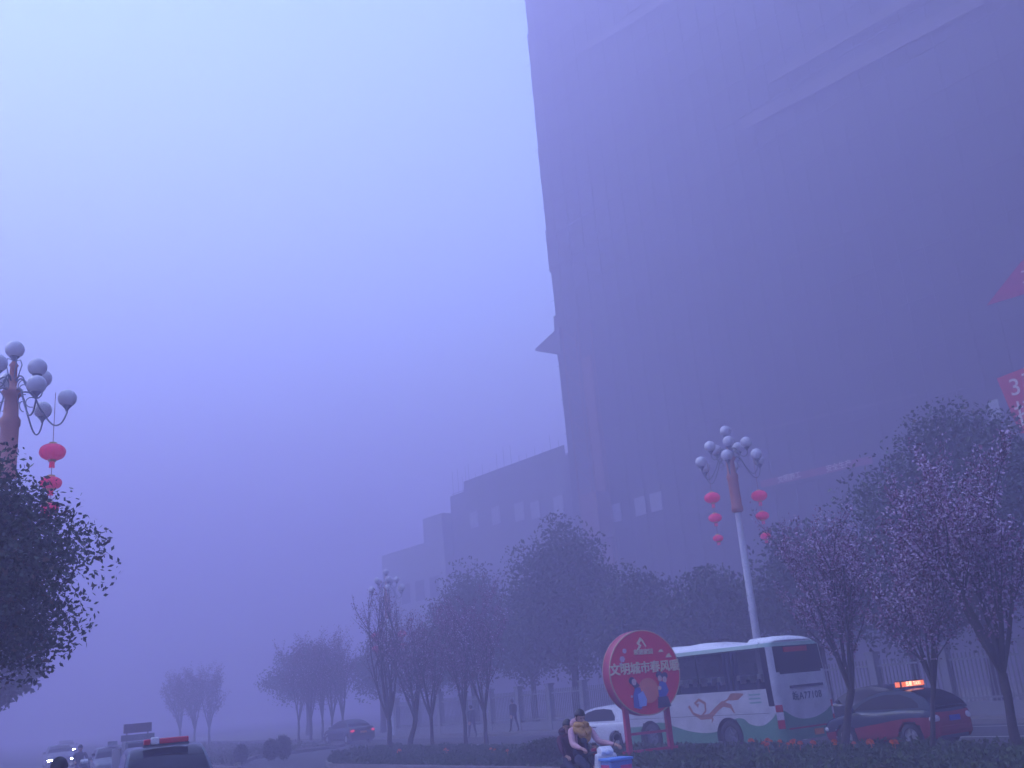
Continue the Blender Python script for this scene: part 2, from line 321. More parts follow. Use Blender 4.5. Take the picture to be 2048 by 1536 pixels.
def plum_tree(label, loc, h, spread, petals, seed, group=None, fork=1.35, lean=(0, 0), psize=.06, cols=(.5, .35), limbs=6, tw=.085, bare=0.):
    rd = random.Random(seed); r = np.random.default_rng(seed)
    t = thing('plum_tree', label, 'tree', loc, rd.uniform(0, 6.2), group)
    rot = Matrix.Rotation(-t.rotation_euler.z, 3, 'Z'); ln = rot @ Vector((lean[0], lean[1], 0))
    tr = MB(); br = MB(); pts = []
    f0 = Vector((ln.x, ln.y, fork))
    tr.tube([(0, 0, 0), (ln.x * .3 + .02, ln.y * .3, fork * .35), (ln.x * .7 - .02, ln.y * .7, fork * .7), f0], [tw * 1.25, tw, tw * .9, tw * .95], 8)
    def grow(p, d, L, rad, lv):
        n = 4; q = [p]; dd = d.copy()
        for i in range(n):
            dd = (dd + Vector((rd.uniform(-.12, .12), rd.uniform(-.12, .12), rd.uniform(.0, .16)))).normalized(); q.append(q[-1] + dd * L / n)
        br.tube(q, [rad * (1 - .75 * i / n) for i in range(n + 1)], 6 if lv == 0 else 4, caps=False)
        for i in range(1, n + 1):
            if lv > 0 or i > 1: pts.append((q[i], q[i - 1], lv))
        if lv < 2:
            for k in range(rd.randint(4, 6) if lv == 0 else rd.randint(2, 4)):
                f = rd.uniform(.25, .95); i = min(n - 1, int(f * n)); b = q[i].lerp(q[i + 1], f * n - i); a = rd.uniform(0, 6.28)
                nd = (dd * .9 + Vector((math.cos(a), math.sin(a), .25)) * rd.uniform(.4, .75)).normalized()
                grow(b, nd, L * rd.uniform(.4, .62), rad * .42, lv + 1)
    for k in range(limbs):
        a = 2 * math.pi * k / limbs + rd.uniform(-.3, .3); out = spread / 2 / (h - fork) * rd.uniform(.45, 1.0)
        d = Vector((math.cos(a) * out, math.sin(a) * out, 1)).normalized(); grow(f0 - Vector((0, 0, rd.uniform(0, .12))), d, (h - fork) * rd.uniform(.72, .95), tw * .62, 0)
    tr.build('trunk', M['bark'], t); br.build('branches', M['bark'], t)
    A = np.array([p[0] for p in pts]); B = np.array([p[1] for p in pts]); idx = r.integers(0, len(pts), petals); f = r.random((petals, 1))
    P = A[idx] * f + B[idx] * (1 - f) + rand_units(petals, r) * r.random((petals, 1)) ** .5 * psize * 2.2
    a, b = leaf_axes(petals, psize / 2, psize / 2.4, r)
    x = r.random(petals); mi = np.where(x < cols[0], 0, np.where(x < cols[0] + cols[1], 1, 2))
    quads('blossom', P, a, b, mi, [M['blossom1'], M['blossom2'], M['budleaf']], t)
    return t

GE = 'evergreen trees behind the far pavement'
ROW = [ # s, n, height, width, base, label, seed, leaves
    (45.3, 34.2, 11.6, 6.6, 2.4, 'tall round-topped evergreen rising above its neighbours, left of the round red sign', 1, 9000),
    (56.6, 34.6, 10.4, 6.0, 2.4, 'broad evergreen half lost in fog, next left of the tall round-topped one', 2, 7000),
    (50.8, 35.2, 7.6, 4.6, 2.2, 'lower evergreen filling the gap between the two broad fogged crowns', 3, 4000),
    (63.5, 36.0, 7.6, 5.0, 2.2, 'fogged evergreen behind the bare-topped plum tree', 4, 4000),
    (73.4, 36.5, 7.4, 5.2, 2.2, 'very faint low evergreen left of the far lamp post', 5, 4000),
    (88.0, 36.5, 8.2, 7.5, 2.2, 'faintest evergreen, a soft mound behind the small distant plums', 6, 5000),
    (39.6, 34.2, 7.9, 5.2, 2.3, 'low evergreen directly behind and above the round red sign', 7, 5000),
    (34.2, 34.2, 7.2, 5.0, 2.2, 'low evergreen between the round sign and the white lamp post', 8, 5000),
    (28.6, 34.4, 8.2, 5.0, 2.3, 'dark evergreen just right of the white lamp post, above the coach tail', 9, 6000),
    (24.2, 34.2, 7.0, 4.6, 2.2, 'dark evergreen behind the leftmost pink blossoming plum', 10, 5000),
    (13.6, 34.6, 8.0, 6.0, 2.3, 'dark evergreen low at the right edge, behind the blossom', 13, 5000),
]
for s, n, h, w, b, lab, sd, cnt in ROW:
    leafy_tree(lab, S(s, n, .13), h, w, b, int(cnt * 2.7), .24, sd, GE, clumps=120)
leafy_tree('tallest dark evergreen, its wide conical crown under the red board at the right', S(21.0, 34.3, .13), 11.3, 8.6, 2.4, 50000, .2, 12, GE, clumps=170, shape=2.2)
leafy_tree('big dark evergreen at the left edge hiding the lamp post behind it', (-8.45, 13.1, .13), 6.3, 4.5, 2.65, 100000, .085, 21, None, boxy=.5, clumps=240, rust=.1, name='street_tree')
leafy_tree('pale fogged tree under and behind the big dark tree at the left', (-21.0, 37.2, .13), 6.6, 6.4, 2.9, 14000, .26, 22, None, clumps=100, name='street_tree')

GP = 'young plum trees along the median'
plum_tree('blossoming plum right behind the coach tail, its trunk over the number', S(17.05, 20.7, .12), 4.9, 3.0, 11500, 31, GP, lean=(.45, 0), psize=.082, fork=1.45, tw=.1, cols=(.32, .33), limbs=8)
plum_tree('middle blossoming plum with a thin trunk in front of the taxi tail lamp', S(14.55, 20.6, .12), 4.6, 2.3, 8500, 32, GP, lean=(.32, 0), psize=.082, fork=1.45, tw=.055, cols=(.32, .33), limbs=7)
plum_tree('largest blossoming plum at the right edge with a dark leaning trunk', S(12.6, 20.7, .12), 5.3, 3.5, 16000, 33, GP, lean=(.05, .05), psize=.086, fork=1.6, cols=(.32, .33), tw=.095, limbs=9)
plum_tree('bare-topped plum with long upright twigs, foremost of the five in mid view', (-7.15, 49.4, .12), 6.3, 3.7, 3000, 134, GP, psize=.1, cols=(.1, .35), tw=.12, limbs=8)
plum_tree('slanting plum with a crooked trunk just right of the bare-topped one', (-6.15, 48.6, .12), 5.0, 2.4, 3500, 35, GP, lean=(.35, 0), psize=.1, cols=(.1, .4), tw=.12)
plum_tree('straight plum, middle of the five in mid view', (-4.95, 47.3, .12), 5.0, 2.6, 5000, 36, GP, psize=.1, cols=(.1, .45), tw=.085)
plum_tree('reddest plum, second from the right of the five in mid view', (-3.4, 46.6, .12), 5.6, 2.7, 7500, 37, GP, psize=.1, cols=(.1, .5), tw=.085)
plum_tree('rightmost of the five plums in mid view, forked low', (-2.45, 45.6, .12), 5.4, 2.5, 6000, 38, GP, psize=.1, cols=(.1, .45), tw=.085)
FAR = [(577, 'leftmost of the five small fogged plums beyond the gap in the median'), (600, 'second from left of the five small fogged plums beyond the gap'), (625, 'middle one of the five small fogged plums beyond the gap'), (645, 'second from right of the five small fogged plums beyond the gap'), (665, 'rightmost and tallest of the five small fogged plums beyond the gap')]
for i, (px, lab) in enumerate(FAR):
    x = (-17.9, -16.9, -15.9, -15.1, -14.2)[i]; y = (77.5, 77.0, 76.4, 75.9, 75.2)[i]
    plum_tree(lab, (x, y, .12), (5.9, 5.8, 5.8, 6.1, 6.9)[i], 2.7, 5000, 40 + i, GP, psize=.12, cols=(.05, .35), tw=.09)
for i, (x, y, lab) in enumerate([(-34.6, 100.5, 'leftmost of three faint plums in the farthest fogged group'), (-32.9, 99.6, 'middle of three faint plums in the farthest fogged group'), (-31.2, 98.6, 'rightmost of three faint plums in the farthest fogged group')]):
    plum_tree(lab, (x, y, .05), 6.2 - .3 * abs(i - 1), 3.2, 5000, 50 + i, GP, psize=.16, cols=(.05, .3), tw=.12)

def shrub(label, loc, w, h, n, seed, wy=None):
    r = np.random.default_rng(seed); t = thing('clipped_shrub', label, 'shrub', loc)
    P = rand_units(n, r) * (r.random((n, 1)) ** .3) * np.array([w / 2, (wy or w) / 2, h / 2]) * (1 + .12 * np.sin(rand_units(n, r)[:, :1] * 5)); P[:, 2] += h / 2
    a, b = leaf_axes(n, .05, .035, r); quads('foliage', P, a, b, r.integers(0, 2, n), [M['leaf1'], M['leaf2']], t)
    st = MB(); st.tube([(0, 0, 0), (0, 0, h * .5)], [.05, .03], 6); st.build('stem', M['bark'], t); return t
shrub('small round shrub, left of the pair beyond the gap in the median', (-14.3, 50.0, .1), .65, .85, 2500, 61)
shrub('left lobe of the pair of larger round shrubs beyond the median gap', (-13.1, 50.8, .1), .75, .95, 2500, 62)
shrub('right lobe of the pair of larger round shrubs, touching its twin', (-12.45, 50.6, .1), .8, 1.1, 2500, 63)
shrub('dark spreading shrub in the median just left of the scooter riders', S(25.2, 17.9, .1), 1.9, .75, 9000, 64, wy=1.2)

rdf = random.Random(5); r5 = np.random.default_rng(5)
fl = MB()
for k in range(40):
    a = rdf.uniform(0, 6.28); e = rdf.uniform(.1, 1.3); u = Vector((math.cos(a) * math.cos(e), math.sin(a) * math.cos(e), math.sin(e))); v = u.orthogonal().normalized()
    fl.add([u * .012 - v * .012, u * .05 - v * .016, u * .055 + v * .016, u * .012 + v * .012], [(0, 1, 2, 3)])
fl.tube([(0, 0, -.12), (0, 0, .01)], .004, 4)
fp = fl.build('marigold', M['marig'], normals=False)
spots = [(19.9, 21.2), (19.6, 21.0), (19.2, 20.9), (18.9, 21.1), (18.6, 20.7), (20.4, 21.1), (18.0, 20.3), (18.3, 20.2), (17.6, 20.3), (17.2, 20.6), (16.3, 20.2), (16.0, 20.4), (15.8, 20.2), (15.4, 20.4), (15.1, 20.1), (16.6, 19.9), (19.4, 20.5), (18.8, 20.0), (30.5, 19.3), (31.2, 19.6), (33.5, 19.2), (34.2, 19.5), (29.1, 18.9), (36.4, 18.7), (37.1, 19.1), (27.4, 19.6)]
for i, (s, n) in enumerate(spots):
    o = fp if i == 0 else fp.copy()
    if i: COL.objects.link(o)
    o.location = S(s, n, .40); k = rdf.uniform(.9, 1.7); o.scale = (k, k, k); o.rotation_euler = (rdf.uniform(-.4, .4), rdf.uniform(-.4, .4), rdf.uniform(0, 6))
    if s < 21: tag(o, 'orange marigold head in the ground cover below the coach and taxi', 'flower', 'orange marigolds below the coach and taxi')
    else: tag(o, 'tiny orange marigold in the fogged ground cover below the five mid-view plums', 'flower', 'orange marigolds below the five plums')

# ------------------------------------------------------------------ buildings (facade frame: x along DF, +y towards the road)
def fthing(name, label, cat, group=None):
    t = thing(name, label, cat, NF * 79.8 + Vector((0, 0, -1.98)), ROTF, group); t.scale = (1.9, 1.9, 1.9); return t
def scaffold_net(mb, x0, x1, z0, z1, y, step=1.3, fl=2.3, seed=1, bulge=.07):
    """netting sheets tied at every pole and floor, bellying between ties"""
    r = random.Random(seed); nx = max(1, round((x1 - x0) / step)); nz = max(1, round((z1 - z0) / fl)); K = 3
    for i in range(nx):
        for j in range(nz):
            xa, xb = x0 + (x1 - x0) * i / nx, x0 + (x1 - x0) * (i + 1) / nx; za, zb = z0 + (z1 - z0) * j / nz, z0 + (z1 - z0) * (j + 1) / nz
            A = r.uniform(.2, 1) * bulge; V = []
            for a in range(K + 1):
                for b in range(K + 1): V.append((xa + (xb - xa) * a / K, y + A * math.sin(math.pi * a / K) * math.sin(math.pi * b / K), za + (zb - za) * b / K))
            mb.add(V, [(a * (K + 1) + b, (a + 1) * (K + 1) + b, (a + 1) * (K + 1) + b + 1, a * (K + 1) + b + 1) for a in range(K) for b in range(K)], 0 if r.random() < .6 else 1, True)

TX0, TX1, TZ = -22.0, 46.4, 53.6
tw = fthing('tower_under_construction', 'huge tower wrapped in dark scaffold netting, vanishing upward into the fog', 'building')
c = MB(); c.box(TX0, TX1 - 1.2, -26, -1.3, 0, TZ); c.build('concrete_core', M['conc'], tw)
c = MB(); c.box(TX0, 3.5, .3, 20, 0, TZ); c.build('added_shade_wing', M['net'], tw)  # added block out of view, keeps skylight off the right side of the street
s_ = MB(); k = 0
z = 3.2
while z < TZ: s_.box(TX0, TX1 - .9, -1.3, -.55, z - .12, z + .12); s_.box(TX1 - 1.2, TX1 - .6, -26, -1.3, z - .12, z + .12); z += 1.95
s_.build('floor_slab', M['slab'], tw)
nt_ = MB(); scaffold_net(nt_, TX0, TX1, 4.0, TZ, -.02, seed=3); nt_.build('netting', [M['net'], M['net2']], tw, normals=False)
sd_ = MB(); rr_ = random.Random(4)
for j in range(17):   # side netting, each lift stepping a little
    x = TX1 + .6 - .028 * j * 1.0 - (.2 if j == 7 else 0) - (.5 if j > 13 else 0) + rr_.uniform(-.08, .08); z0 = 4 + j * 3.15
    sd_.box(x - .06, x, -24, -.05, z0, z0 + 3.12); sd_.box(TX1 - .2, x, -.1, -.04, z0, z0 + 3.12)
sd_.build('side_netting', [M['net']], tw)
pl_ = MB()
x = TX0
while x < TX1 + .3:
    pl_.tube([(x, .12, 0), (x, .12, TZ)], .02, 5, caps=False); x += 1.3
z = 4.0
while z < TZ: pl_.tube([(TX0, .14, z), (TX1 + .4, .14, z)], .02, 5, caps=False); z += 2.3
pl_.build('scaffold_poles', M['steel'], tw)
cp = MB(); cp.prism([(TX1 - .2, 25.0), (48.8, 24.3), (48.8, 24.15), (TX1 - .2, 23.1)], -2.2, .2); cp.build('catch_platform', M['slab'], tw)
hs = MB()
for xx in (42.9, 44.4):
    for yy in (.5, 1.6): hs.tube([(xx, yy, 0), (xx, yy, 24)], .05, 5)
for i in range(16):
    z0 = i * 1.5; hs.tube([(42.9, 1.6, z0), (44.4, 1.6, z0 + 1.5)], .035, 4); hs.tube([(44.4, 1.6, z0), (42.9, 1.6, z0)], .035, 4)
hs.box(42.9, 44.4, .5, 1.6, 10.5, 13.2); hs.box(43.2, 44.1, .35, .5, 0, 22)
hs.build('construction_hoist', M['hoist'], tw)
wn = MB(); rw = random.Random(9)
for x, z in [(39.5, 11.9), (40.7, 12.0), (42.7, 12.15), (46.0, 12.45)]: pass
for x, w in [(39.45, .9), (40.75, .85), (42.75, .7)]:
    o = MB(); o.box(x - w / 2, x + w / 2, .2, .26, 11.4, 12.45); o.build('opening', M['winpale'], tw)
# lower podium, wrapped too
pd = fthing('podium_under_construction', 'long lower netted block stepping down left of the fogged tower, poles on its roof', 'building')
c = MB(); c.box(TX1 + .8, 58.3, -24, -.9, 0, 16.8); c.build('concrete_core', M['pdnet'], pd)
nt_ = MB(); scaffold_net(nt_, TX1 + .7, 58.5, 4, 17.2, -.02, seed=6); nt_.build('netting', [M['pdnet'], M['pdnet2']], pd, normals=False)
e_ = MB(); e_.box(58.3, 60.9, -20, -.4, 0, 16.6); e_.build('stair_block', M['pdnet'], pd)
rp = MB(); r7 = random.Random(17)
for i in range(15): x = TX1 + 1 + i * .86; rp.tube([(x, -.6, 16.5), (x + r7.uniform(-.05, .05), -.6, 17.3 + r7.uniform(.1, 1.5))], .016, 5)
for x in (59.0, 60.0, 60.7): rp.tube([(x, -.6, 16.4), (x, -.6, 18.5)], .016, 5)
rp.box(TX1 + .9, 60.9, -.62, -.58, 16.75, 16.79); rp.build('roof_poles', M['steel'], pd)
for i, (x, w, hgt) in enumerate([(58.0, .0, 0), (57.2, .9, 1.1), (54.6, .9, 1.2), (52.0, .95, 1.2), (50.3, .9, 1.1), (47.95, .9, 1.2)]):
    if w: o = MB(); z0 = 12.6 + (x - 46) * .09; o.box(x - w / 2, x + w / 2, .2, .26, z0, z0 + hgt); o.build('opening', M['winpale'], pd)
lw = fthing('low_annex', 'lowest faint block at the far left end of the building row', 'building')
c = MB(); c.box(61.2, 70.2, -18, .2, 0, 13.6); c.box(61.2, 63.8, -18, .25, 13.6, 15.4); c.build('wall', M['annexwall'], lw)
for i in range(4):
    for j in range(3): o = MB(); o.box(62.2 + i * 2, 63.4 + i * 2, .2, .24, 3 + j * 3.2, 4.5 + j * 3.2); o.build('window', M['glass'], lw)

def hang(name, label, poly, m, cat='banner', y=.34, group=None, txt=None):
    t = fthing(name, label, cat, group); b = MB(); b.prism(poly, y, y + .02); b.build('cloth', m, t)
    if txt:
        for body, cx, cz, sz, ang in txt:
            mt = Matrix.Translation((cx, y + .03, cz)) @ Matrix.Rotation(ang, 4, 'Y') @ Matrix(((-1, 0, 0, 0), (0, 0, 1, 0), (0, 1, 0, 0), (0, 0, 0, 1)))
            text_mesh('lettering', body, sz, M['bannertext'], t, mt, .003, bold=.004)
    if cat == 'sign' or name == 'corner_cloth':      # stand on their own post in front of the site
        t.location = NF * 50.4 + Vector((0, 0, -.44)); t.scale = (1.2, 1.2, 1.2)
        zt = max(p[1] for p in poly); b = MB(); b.tube([(15.0, y - .1, .3), (15.0, y - .1, zt)], .12, 8); b.tube([(15.0, y - .06, zt - .4), (min(17.5, max(p[0] for p in poly) - .4), y - .06, zt - (.4 if cat == 'sign' else 2.4))], .05, 6); b.build('post', M['fence'], t)
    return t
def strip(x0, z0, x1, z1, h): return [(x0, z0), (x1, z1), (x1, z1 + h), (x0, z0 + h)]
hang('slogan_banner', 'thin pale banner line running down across the tower netting at mid height', strip(22.6, 13.4, 31.6, 14.05, .16), M['banner'])
hang('slogan_banner', 'low pinkish banner strip with pale lettering, right of the lamp globes', strip(25.4, 10.95, 31.9, 11.15, .36), mat('banner_dull_red', (.22, .03, .06), .8, var=.5, scale=1.2), txt=[('安全生产', 27.2, 11.22, .36, 0), ('文明施工', 30.1, 11.3, .36, 0)])
hang('slogan_banner', 'faint thin pale cord-like strip halfway up the tower', strip(24.2, 21.9, 28.0, 22.35, .09), M['banner'])
hang('slogan_banner', 'long broad pale banner band, lower of the two near the top right', strip(15.6, 29.8, 29.4, 30.7, .7), M['banner'])
hang('slogan_banner', 'long broad pale banner band, upper of the two near the top right', strip(17.5, 31.9, 27.2, 32.4, .5), M['banner'])
hang('slogan_banner', 'faint pale banner band at the very top of the view, over the tower left half', strip(33.2, 41.8, 40.5, 42.8, .45), M['banner'])
hang('slogan_board', 'red board with pale figure 3 and characters at the right edge', [(18.85, 13.1), (15.2, 13.4), (15.2, 10.3), (18.45, 10.6)], M['bannerred'], 'sign', y=.5,
     txt=[('3', 18.2, 12.5, 1.0, 0), ('栋', 17.3, 12.6, 1.15, 0), ('招', 17.9, 11.3, 1.15, 0), ('租', 16.6, 11.3, 1.15, 0)])
hang('corner_cloth', 'pink pennant-shaped cloth with pale marks hanging at the right edge, above the red board', [(18.55, 16.3), (14.6, 16.1), (14.6, 18.9), (16.9, 17.5)], M['pinkcloth'], 'banner', y=.5, txt=[('工地', 16.2, 16.9, .7, 0)])
t = fthing('small_plaque', 'small white lettered plaque beside the red board, above the dark evergreen', 'sign'); t.location = NF * 50.4 + Vector((0, 0, -.44)); t.scale = (1.2, 1.2, 1.2)
b = MB(); b.tube([(19.25, .45, .3), (19.25, .45, 12.2)], .05, 6); b.build('post', M['fence'], t)
b = MB(); b.box(19.0, 19.5, .5, .54, 11.45, 12.25); b.build('panel', M['winpale'], t)

# ------------------------------------------------------------------ fence along the far pavement
fe = thing('picket_fence', 'tall vertical bar fence between the tree trunks along the far pavement', 'fence', S(0, 32.9, .13), ROT)
b = MB(); b.box(4, 64, -.12, .12, 0, .45); b.build('plinth', M['wallpale'], fe)
b = MB()
for i in range(int(60 / .16)): x = 4.05 + i * .16; b.box(x - .018, x + .018, -.018, .018, .45, 2.1)
b.box(4, 64, -.03, .03, .55, .62); b.box(4, 64, -.03, .03, 1.85, 1.92); b.build('bars', M['fence'], fe)
for i in range(21):
    b = MB(); x = 4 + i * 3; b.box(x - .15, x + .15, -.17, .17, 0, 2.3); b.box(x - .2, x + .2, -.22, .22, 2.3, 2.4); b.build('pillar', M['wallpale'], fe)

# ------------------------------------------------------------------ ornamental lamps
def make_lamp(label, loc, rz, scale=1.):
    t = thing('street_lamp', label, 'street lamp', loc, rz, 'many-globed street lamps'); t.scale = (scale,) * 3
    p = MB(); p.lathe([(.34, 0), (.34, .12), (.26, .2), (.2, .5), (.17, .9), (.15, 4.4), (.165, 4.45), (.165, 4.6), (.15, 4.65), (.13, 8.55)], 16); p.build('pole', M['lamppaint'], t)
    p = MB(); p.lathe([(.13, 8.5), (.24, 8.55), (.25, 8.7), (.22, 8.8), (.22, 9.9), (.25, 9.95), (.25, 10.1), (.19, 10.2), (.17, 10.7), (.21, 10.75), (.27, 10.85), (.16, 10.95), (.1, 11.0), (.09, 11.55), (.12, 11.6), (.06, 11.7)], 16); p.build('ornamental_sleeve', M['lamporange'], t)
    def globe(x, y, z):
        gb = MB(); gb.ball((x, y, z), .24, seg=20, rings=14); go = gb.build('globe', M['globe'], t, normals=False)
        cb = MB(); cb.lathe([(.03, -.36), (.05, -.3), (.13, -.2), (.125, -.16)], 12, mtx=Matrix.Translation((x, y, z))); cb.build('cup', M['arm'], go)
    globe(0, 0, 12.05)
    def arm(a, r, ztop, z0, drop):
        ca, sa = math.cos(a), math.sin(a); pts = []
        prof = [(.1, z0), (.1 + r * .12, z0 + .12), (.1 + r * .3, z0 + .05), (r * .52, z0 - drop * .45), (r * .74, z0 - drop), (r * .9, z0 - drop * .98), (r * 1.0, z0 - drop * .6), (r, ztop - .3)]
        q = MB(); P = [Vector((ca * u, sa * u, v)) for u, v in prof]; sm = []
        for i in range(len(P) - 1):
            p0, p1, p2, p3 = P[max(i - 1, 0)], P[i], P[i + 1], P[min(i + 2, len(P) - 1)]
            for k in range(4):
                f = k / 4; sm.append(.5 * ((2 * p1) + (-p0 + p2) * f + (2 * p0 - 5 * p1 + 4 * p2 - p3) * f * f + (-p0 + 3 * p1 - 3 * p2 + p3) * f ** 3))
        sm.append(P[-1]); q.tube(sm, .022, 6)
        u = .1 + r * .28; q.tube([Vector((ca * (u + .14 * math.cos(w)), sa * (u + .14 * math.cos(w)), z0 - .16 + .14 * math.sin(w))) for w in [x * .5 for x in range(11)]], .014, 5)
        q.build('arm', M['arm'], t); globe(ca * r, sa * r, ztop)
    for k in range(5): arm(2 * math.pi * k / 5 + .593, .80, 11.40, 11.15, .32)
    for k in range(6): arm(2 * math.pi * k / 6 + .035, 1.34, 10.72, 10.75, .75)
    sc_ = MB()
    for k in range(4):
        a = math.pi / 2 * k + .4; sc_.tube([Vector((math.cos(a) * r_, math.sin(a) * r_, z_)) for r_, z_ in ((.06, 11.75), (.16, 11.78), (.2, 11.65), (.14, 11.4), (.1, 11.2))], .016, 5)
    sc_.build('scroll', M['arm'], t)
    return t
def lantern_string(label, loc, top, sizes, group='lantern strings hung from the street lamps', gaps=(.86, .86)):
    t = thing('lantern_string', label, 'lanterns', loc, .3, group)
    z = 0; cd = MB(); zs = []
    z = -.72
    for i, (w, h) in enumerate(sizes): zs.append(z); z -= (gaps + (0,))[i] if i < len(gaps) else 0
    cd.tube([(0, 0, top), (0, 0, zs[-1])], .008, 5); cd.build('cord', M['cord'], t)
    for zc, (w, h) in zip(zs, sizes):
        b = MB(); prof = []
        for i in range(13): a = -math.pi / 2 + math.pi * i / 12; prof.append((max(.07, w / 2 * math.cos(a) ** .85 if math.cos(a) > 0 else .07), zc + h / 2 * math.sin(a)))
        b.lathe(prof, 28)
        ln = b.build('lantern', M['silk'], t, normals=False)
        rb = MB()
        for k in range(14):
            a = 2 * math.pi * k / 14; rb.tube([Vector((math.cos(a) * (r_ + .004), math.sin(a) * (r_ + .004), z_)) for r_, z_ in prof[1:-1]], .006, 4, caps=False)
        rb.build('ribs', M['signred'], ln)
        for sg_ in (1, -1): cpz = MB(); cpz.lathe([(.001, zc + sg_ * (h / 2 + .04)), (.09, zc + sg_ * (h / 2 + .04)), (.1, zc + sg_ * (h / 2 - .02))], 12); cpz.build('collar', M['gold'], ln)
        ts = MB()
        for k in range(12): a = 2 * math.pi * k / 12; ts.tube([(math.cos(a) * .05, math.sin(a) * .05, zc - h / 2 - .04), (math.cos(a) * .06, math.sin(a) * .06, zc - h / 2 - .04 - h * .38)], .009, 4)
        ts.build('tassel', M['silk'], ln)
    return t
RL = Vector((9.0, 42.1, .13)); LL = Vector((-12.36, 23.43, .13))
make_lamp('white-poled lamp with twelve globes rising behind the coach', RL, R(12))
make_lamp('nearest many-globed lamp at the left edge, its pole hidden by the dark tree', LL, R(20), .94)
make_lamp('faint far lamp standing behind the bare-topped plum tree', (-10.35, 73.3, .13), R(40), .93)
LS = [(.66, .44), (.55, .35), (.42, .27)]
ax = Vector((1, .02, 0)).normalized()
lantern_string('three red lanterns hanging left of the white-poled lamp', RL + Vector((-.98, 0, 9.94)), .9, LS)
lantern_string('three red lanterns hanging right of the white-poled lamp', RL + Vector((1.0, 0, 9.85)), .9, LS)
lantern_string('three larger-looking red lanterns at the left edge, the lowest half hidden by the tree', LL + Vector((1.04, .1, 9.33)), .8, [(.60, .40), (.49, .30), (.40, .26)], gaps=(.77, .62))
lantern_string('single faint red lantern pair on the far lamp, left side', Vector((-11.3, 73.3, 7.6)), .9, LS[:2])
lantern_string('faint red lantern pair on the far lamp, right side', Vector((-9.4, 73.3, 7.6)), .9, LS[:2])

# ------------------------------------------------------------------ round red drum sign
SGN = S(22.75, 19.55, .12)
sg = thing('round_sign', 'big red drum-shaped sign with gold slogan on two red posts', 'sign', SGN, ROT - R(9))
# local: +X away along the road, face looks towards -X ; y spans the width
Rr = 1.16; CZ = 2.32
Tm = Matrix.Translation((0, 0, CZ)) @ Matrix.Rotation(R(90), 4, 'Y')
b = MB(); b.lathe([(.001, -.2), (Rr - .02, -.2)], 64, mtx=Tm); b.build('face_disc', M['signred'], sg, normals=False)
b = MB(); b.lathe([(Rr - .02, -.2), (Rr, -.215), (Rr + .012, -.2), (Rr + .012, -.17)], 64, mtx=Tm); b.lathe([(Rr + .012, .17), (Rr + .012, .2), (Rr, .215), (Rr - .02, .2)], 64, mtx=Tm); b.build('gold_edge', M['signedge'], sg, normals=False)
b = MB(); b.lathe([(Rr + .012, -.17), (Rr + .002, -.16), (Rr + .002, .16), (Rr + .012, .17)], 64, mtx=Tm); b.lathe([(Rr - .02, .2), (.001, .2)], 64, mtx=Tm); b.build('rim', M['signrim'], sg, normals=False)
for yy in (-.68, .68):
    b = MB(); b.box(-.07, .07, yy - .07, yy + .07, -.1, CZ - math.sqrt(Rr ** 2 - .68 ** 2) + .06); b.build('leg', M['signrim'], sg, bevel=.01)
b = MB(); b.box(-.03, .03, -.61, .61, .66, .73); b.build('crossbar', M['signrim'], sg)
b = MB(); b.box(-.03, .03, -.9, .9, .2, .27); b.build('crossbar', M['signrim'], sg)
XF = -.222
def face_txt(name, body, size, cy, cz, m, fat=.0, sp=1.0, ex=.012):
    # viewer looks along +X: screen right is -Y
    mt = Matrix.Translation((XF, cy, cz)) @ Matrix(((0, 0, -1, 0), (-1, 0, 0, 0), (0, 1, 0, 0), (0, 0, 0, 1)))
    return text_mesh(name, body, size, m, sg, mt, ex, sp, 0, fat)
face_txt('slogan', '文明城市春风暖', .335, 0, CZ + .11, M['signgold'], fat=.0075, sp=.98)
def flat(name, polys, m, x=XF):
    b = MB()
    for k, P in enumerate(polys): b.prism([(p[0], p[1]) for p in P], -.008 - .002 * k, .0, mtx=Matrix.Translation((x, 0, CZ)) @ Matrix(((0, 1, 0, 0), (-1, 0, 0, 0), (0, 0, 1, 0), (0, 0, 0, 1))))
    return b.build(name, m, sg)
# emblem: a swirling peak above a line of tiny lettering
flat('emblem', [[(-.22, .62), (-.12, .74), (-.2, .8), (-.06, .97), (.02, .9), (.12, .72), (.1, .68), (.02, .8), (-.03, .88), (-.1, .8), (-.04, .74), (-.14, .62)]], M['signgold'])
face_txt('emblem_lettering', '和谐家园', .16, .0, CZ + .55, M['signgold'], fat=.003)
def circle(cx, cz, r, n=28, ky=1.): return [(cx + r * math.cos(2 * math.pi * i / n), cz + r * ky * math.sin(2 * math.pi * i / n)) for i in range(n)]
flat('sun_circle', [circle(.02, -.5, .34)], M['signorange'])
XF2 = XF - .012
for P_ in (circle(-.62, .62, .07, 7), circle(-.72, .4, .09, 6), circle(-.78, .26, .06, 5), circle(-.55, -.62, .04, 5)): flat('petal', [P_], M['petal'])
for P_ in ([(.5, .52), (.68, .52), (.62, .6), (.55, .58)], [(.72, .36), (.94, .36), (.86, .48), (.78, .44)]): flat('cloud', [P_], M['signgold'])
for P_ in ([(-.52, -.92), (-.5, -.6), (-.42, -.38), (-.26, -.4), (-.2, -.62), (-.28, -.98)], [(.34, -.5), (.42, -.28), (.6, -.3), (.68, -.55), (.56, -.72), (.34, -.7)]): flat('figure_robe', [P_], M['figblue'], XF2)
flat('figure_apron', [[(-.36, -.58), (-.18, -.5), (-.08, -.72), (-.12, -.9), (-.34, -.92)]], M['figpale'], XF2 - .008)
